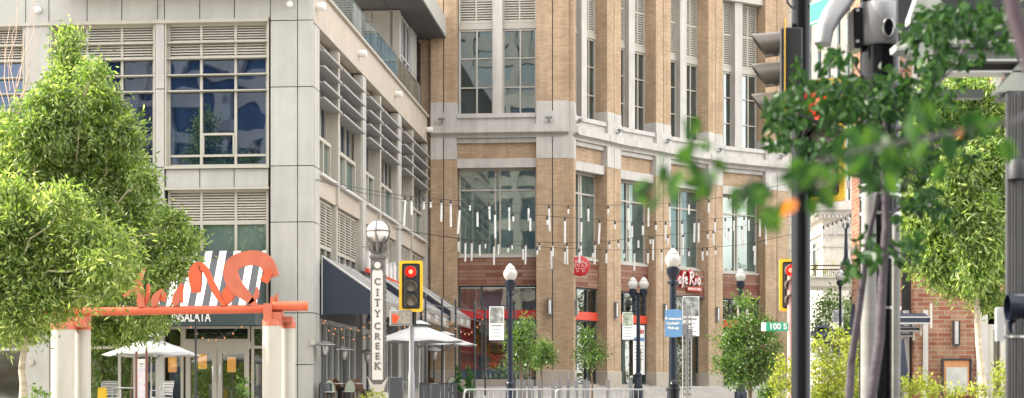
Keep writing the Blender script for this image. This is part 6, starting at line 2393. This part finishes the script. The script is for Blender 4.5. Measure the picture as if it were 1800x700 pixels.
t = thing('closed_umbrella', 'small folded dark umbrella on the footbridge beside the lamp', 'umbrella', (closed.x, closed.y, closed.z - .9))
m = MB(); m.lathe([(.05, .9), (.20, 1.3), (.24, 1.8), (.12, 2.5), (.03, 2.7), (0, 2.7)], (0, 0, 0), 10); m.build('canopy', 'dark_metal', t)
m = MB(); m.tube([(0, 0, 0), (0, 0, 1.2)], .04, 6); m.build('pole', 'dark_metal', t)

# white columned house beyond
D = 150.0
s = D / F
a = P(1446, 700, D)
t = thing('columned_house', 'white classical stone building with a dentilled cornice beyond the footbridge', 'building', (a.x, D, gp(D)))
X = lambda px: P(px, 0, D).x - a.x
Z = lambda py: EYE + (700 - py) * s - gp(D)
m = MB(); m.box(0, 14, 0, 30, 0, Z(385)); m.build('wall', 'beige_stone', t)
m = MB()
m.box(-.25, 14.2, -.25, 30, Z(412), Z(408)); m.box(-.15, 14.1, -.15, 30, Z(434), Z(432))
m.box(-.5, 14.4, -.5, 30.4, Z(385), Z(379)); m.box(-1.1, 14.9, -1.1, 30.9, Z(371), Z(365)); m.box(-.7, 14.7, -.7, 30.6, Z(379), Z(371)); m.box(-.2, 14.2, -.2, 30, Z(365), Z(352))
m.build('cornice', 'white_stone', t)
m = MB()
for i in range(40): m.box(-.4 + i * .36, -.4 + i * .36 + .2, -.78, -.7, Z(384), Z(379.5))
for i in range(60): m.box(-.78, -.7, -.4 + i * .5, -.1 + i * .5, Z(384), Z(379.5))
m.build('dentils', 'white_stone', t)
for k in range(6):
    m = MB(); m.box(-.06, 0, 2.5 + k * 4.5, 4.2 + k * 4.5, Z(470), Z(425)); w_ = m.build('window', 'dusk_glass', t)
    m = MB()
    for y in (2.3, 4.2): m.box(-.14, 0, y + k * 4.5, y + .2 + k * 4.5, Z(472), Z(423))
    m.box(-.2, 0, 2.3 + k * 4.5, 4.4 + k * 4.5, Z(423), Z(420)); m.build('frame', 'white_stone', w_)
for k in range(9):
    y = 170 + k
# grey ribbed tower behind
D = 200.0
a = P(1392, 700, D)
t = thing('office_tower', 'tall grey ribbed tower behind the near signals', 'building', (a.x, D, gp(D)))
W = P(1640, 0, D).x - a.x
m = MB(); m.box(0, W, .5, 24, 0, 60); m.build('wall', 'core_dark', t)
m = MB()
n = 14
for i in range(n + 1):
    x = i * (W - .7) / n
    m.box(x, x + .7, -.3, .5, 0, 60)
for k in range(15): m.box(0, W, .1, .5, k * 4, k * 4 + .9)
m.build('fins', 'beige_stone', t)
m = MB()
for k in range(15): m.box(.05, W - .05, .3, .45, k * 4 + .9, k * 4 + 4)
m.build('window_band', 'tower_glass', t)

# building across the road behind the camera: seen mirrored in the glass
t = thing('street_building', 'cream banded office block across the road, seen only mirrored in windows', 'building', (0, -48, 0))
m = MB()
for i in range(27):
    x = -65 + i * 5
    m.box(x, x + 1.1, -.5, .6, 0, 40)
for k in range(10): m.box(-65, 66.1, -.4, .4, 4 + k * 4, 5.3 + k * 4)
m.build('wall_grid', 'beige_stone', t)
m = MB(); m.box(-65, 66, -12, -.45, 0, 40); m.build('window_wall', 'blue_glass', t)
t = thing('street_tower', 'taller ribbed tower across the road, seen only mirrored in the upper windows', 'building', (-24, -66, 0))
m = MB()
for i in range(9):
    m.box(-20 + i * 5, -18.8 + i * 5, -.4, .6, 0, 78)
for k in range(19): m.box(-20, 21.2, -.3, .4, 4 + k * 4, 5.4 + k * 4)
m.build('wall_grid', 'beige_stone', t)
m = MB(); m.box(-20, 21.2, -20, -.35, 0, 78); m.build('window_wall', 'tower_glass', t)
# amber lanterns inside the restaurant
for px, py, l in ((356, 634, 'amber paper lantern behind the left restaurant door'), (407, 640, 'amber paper lantern behind the right restaurant door'), (449, 652, 'small amber lantern in the window right of the doors'), (303, 640, 'dim amber lantern left of the doors')):
    q = P(px, py, 62.5)
    t = thing('paper_lantern', l, 'lantern', (q.x, q.y, q.z - .3), 0, 'amber lanterns in the restaurant')
    m = MB(); m.lathe([(.0, 0), (.15, .0), (.16, .03), (.16, .52), (.15, .55), (0, .55)], (0, 0, 0), 12); m.build('shade', 'amber_lantern', t)
    m = MB(); m.tube([(0, 0, .55), (0, 0, 1.9)], .012, 5); m.build('cord', 'signal_black', t)
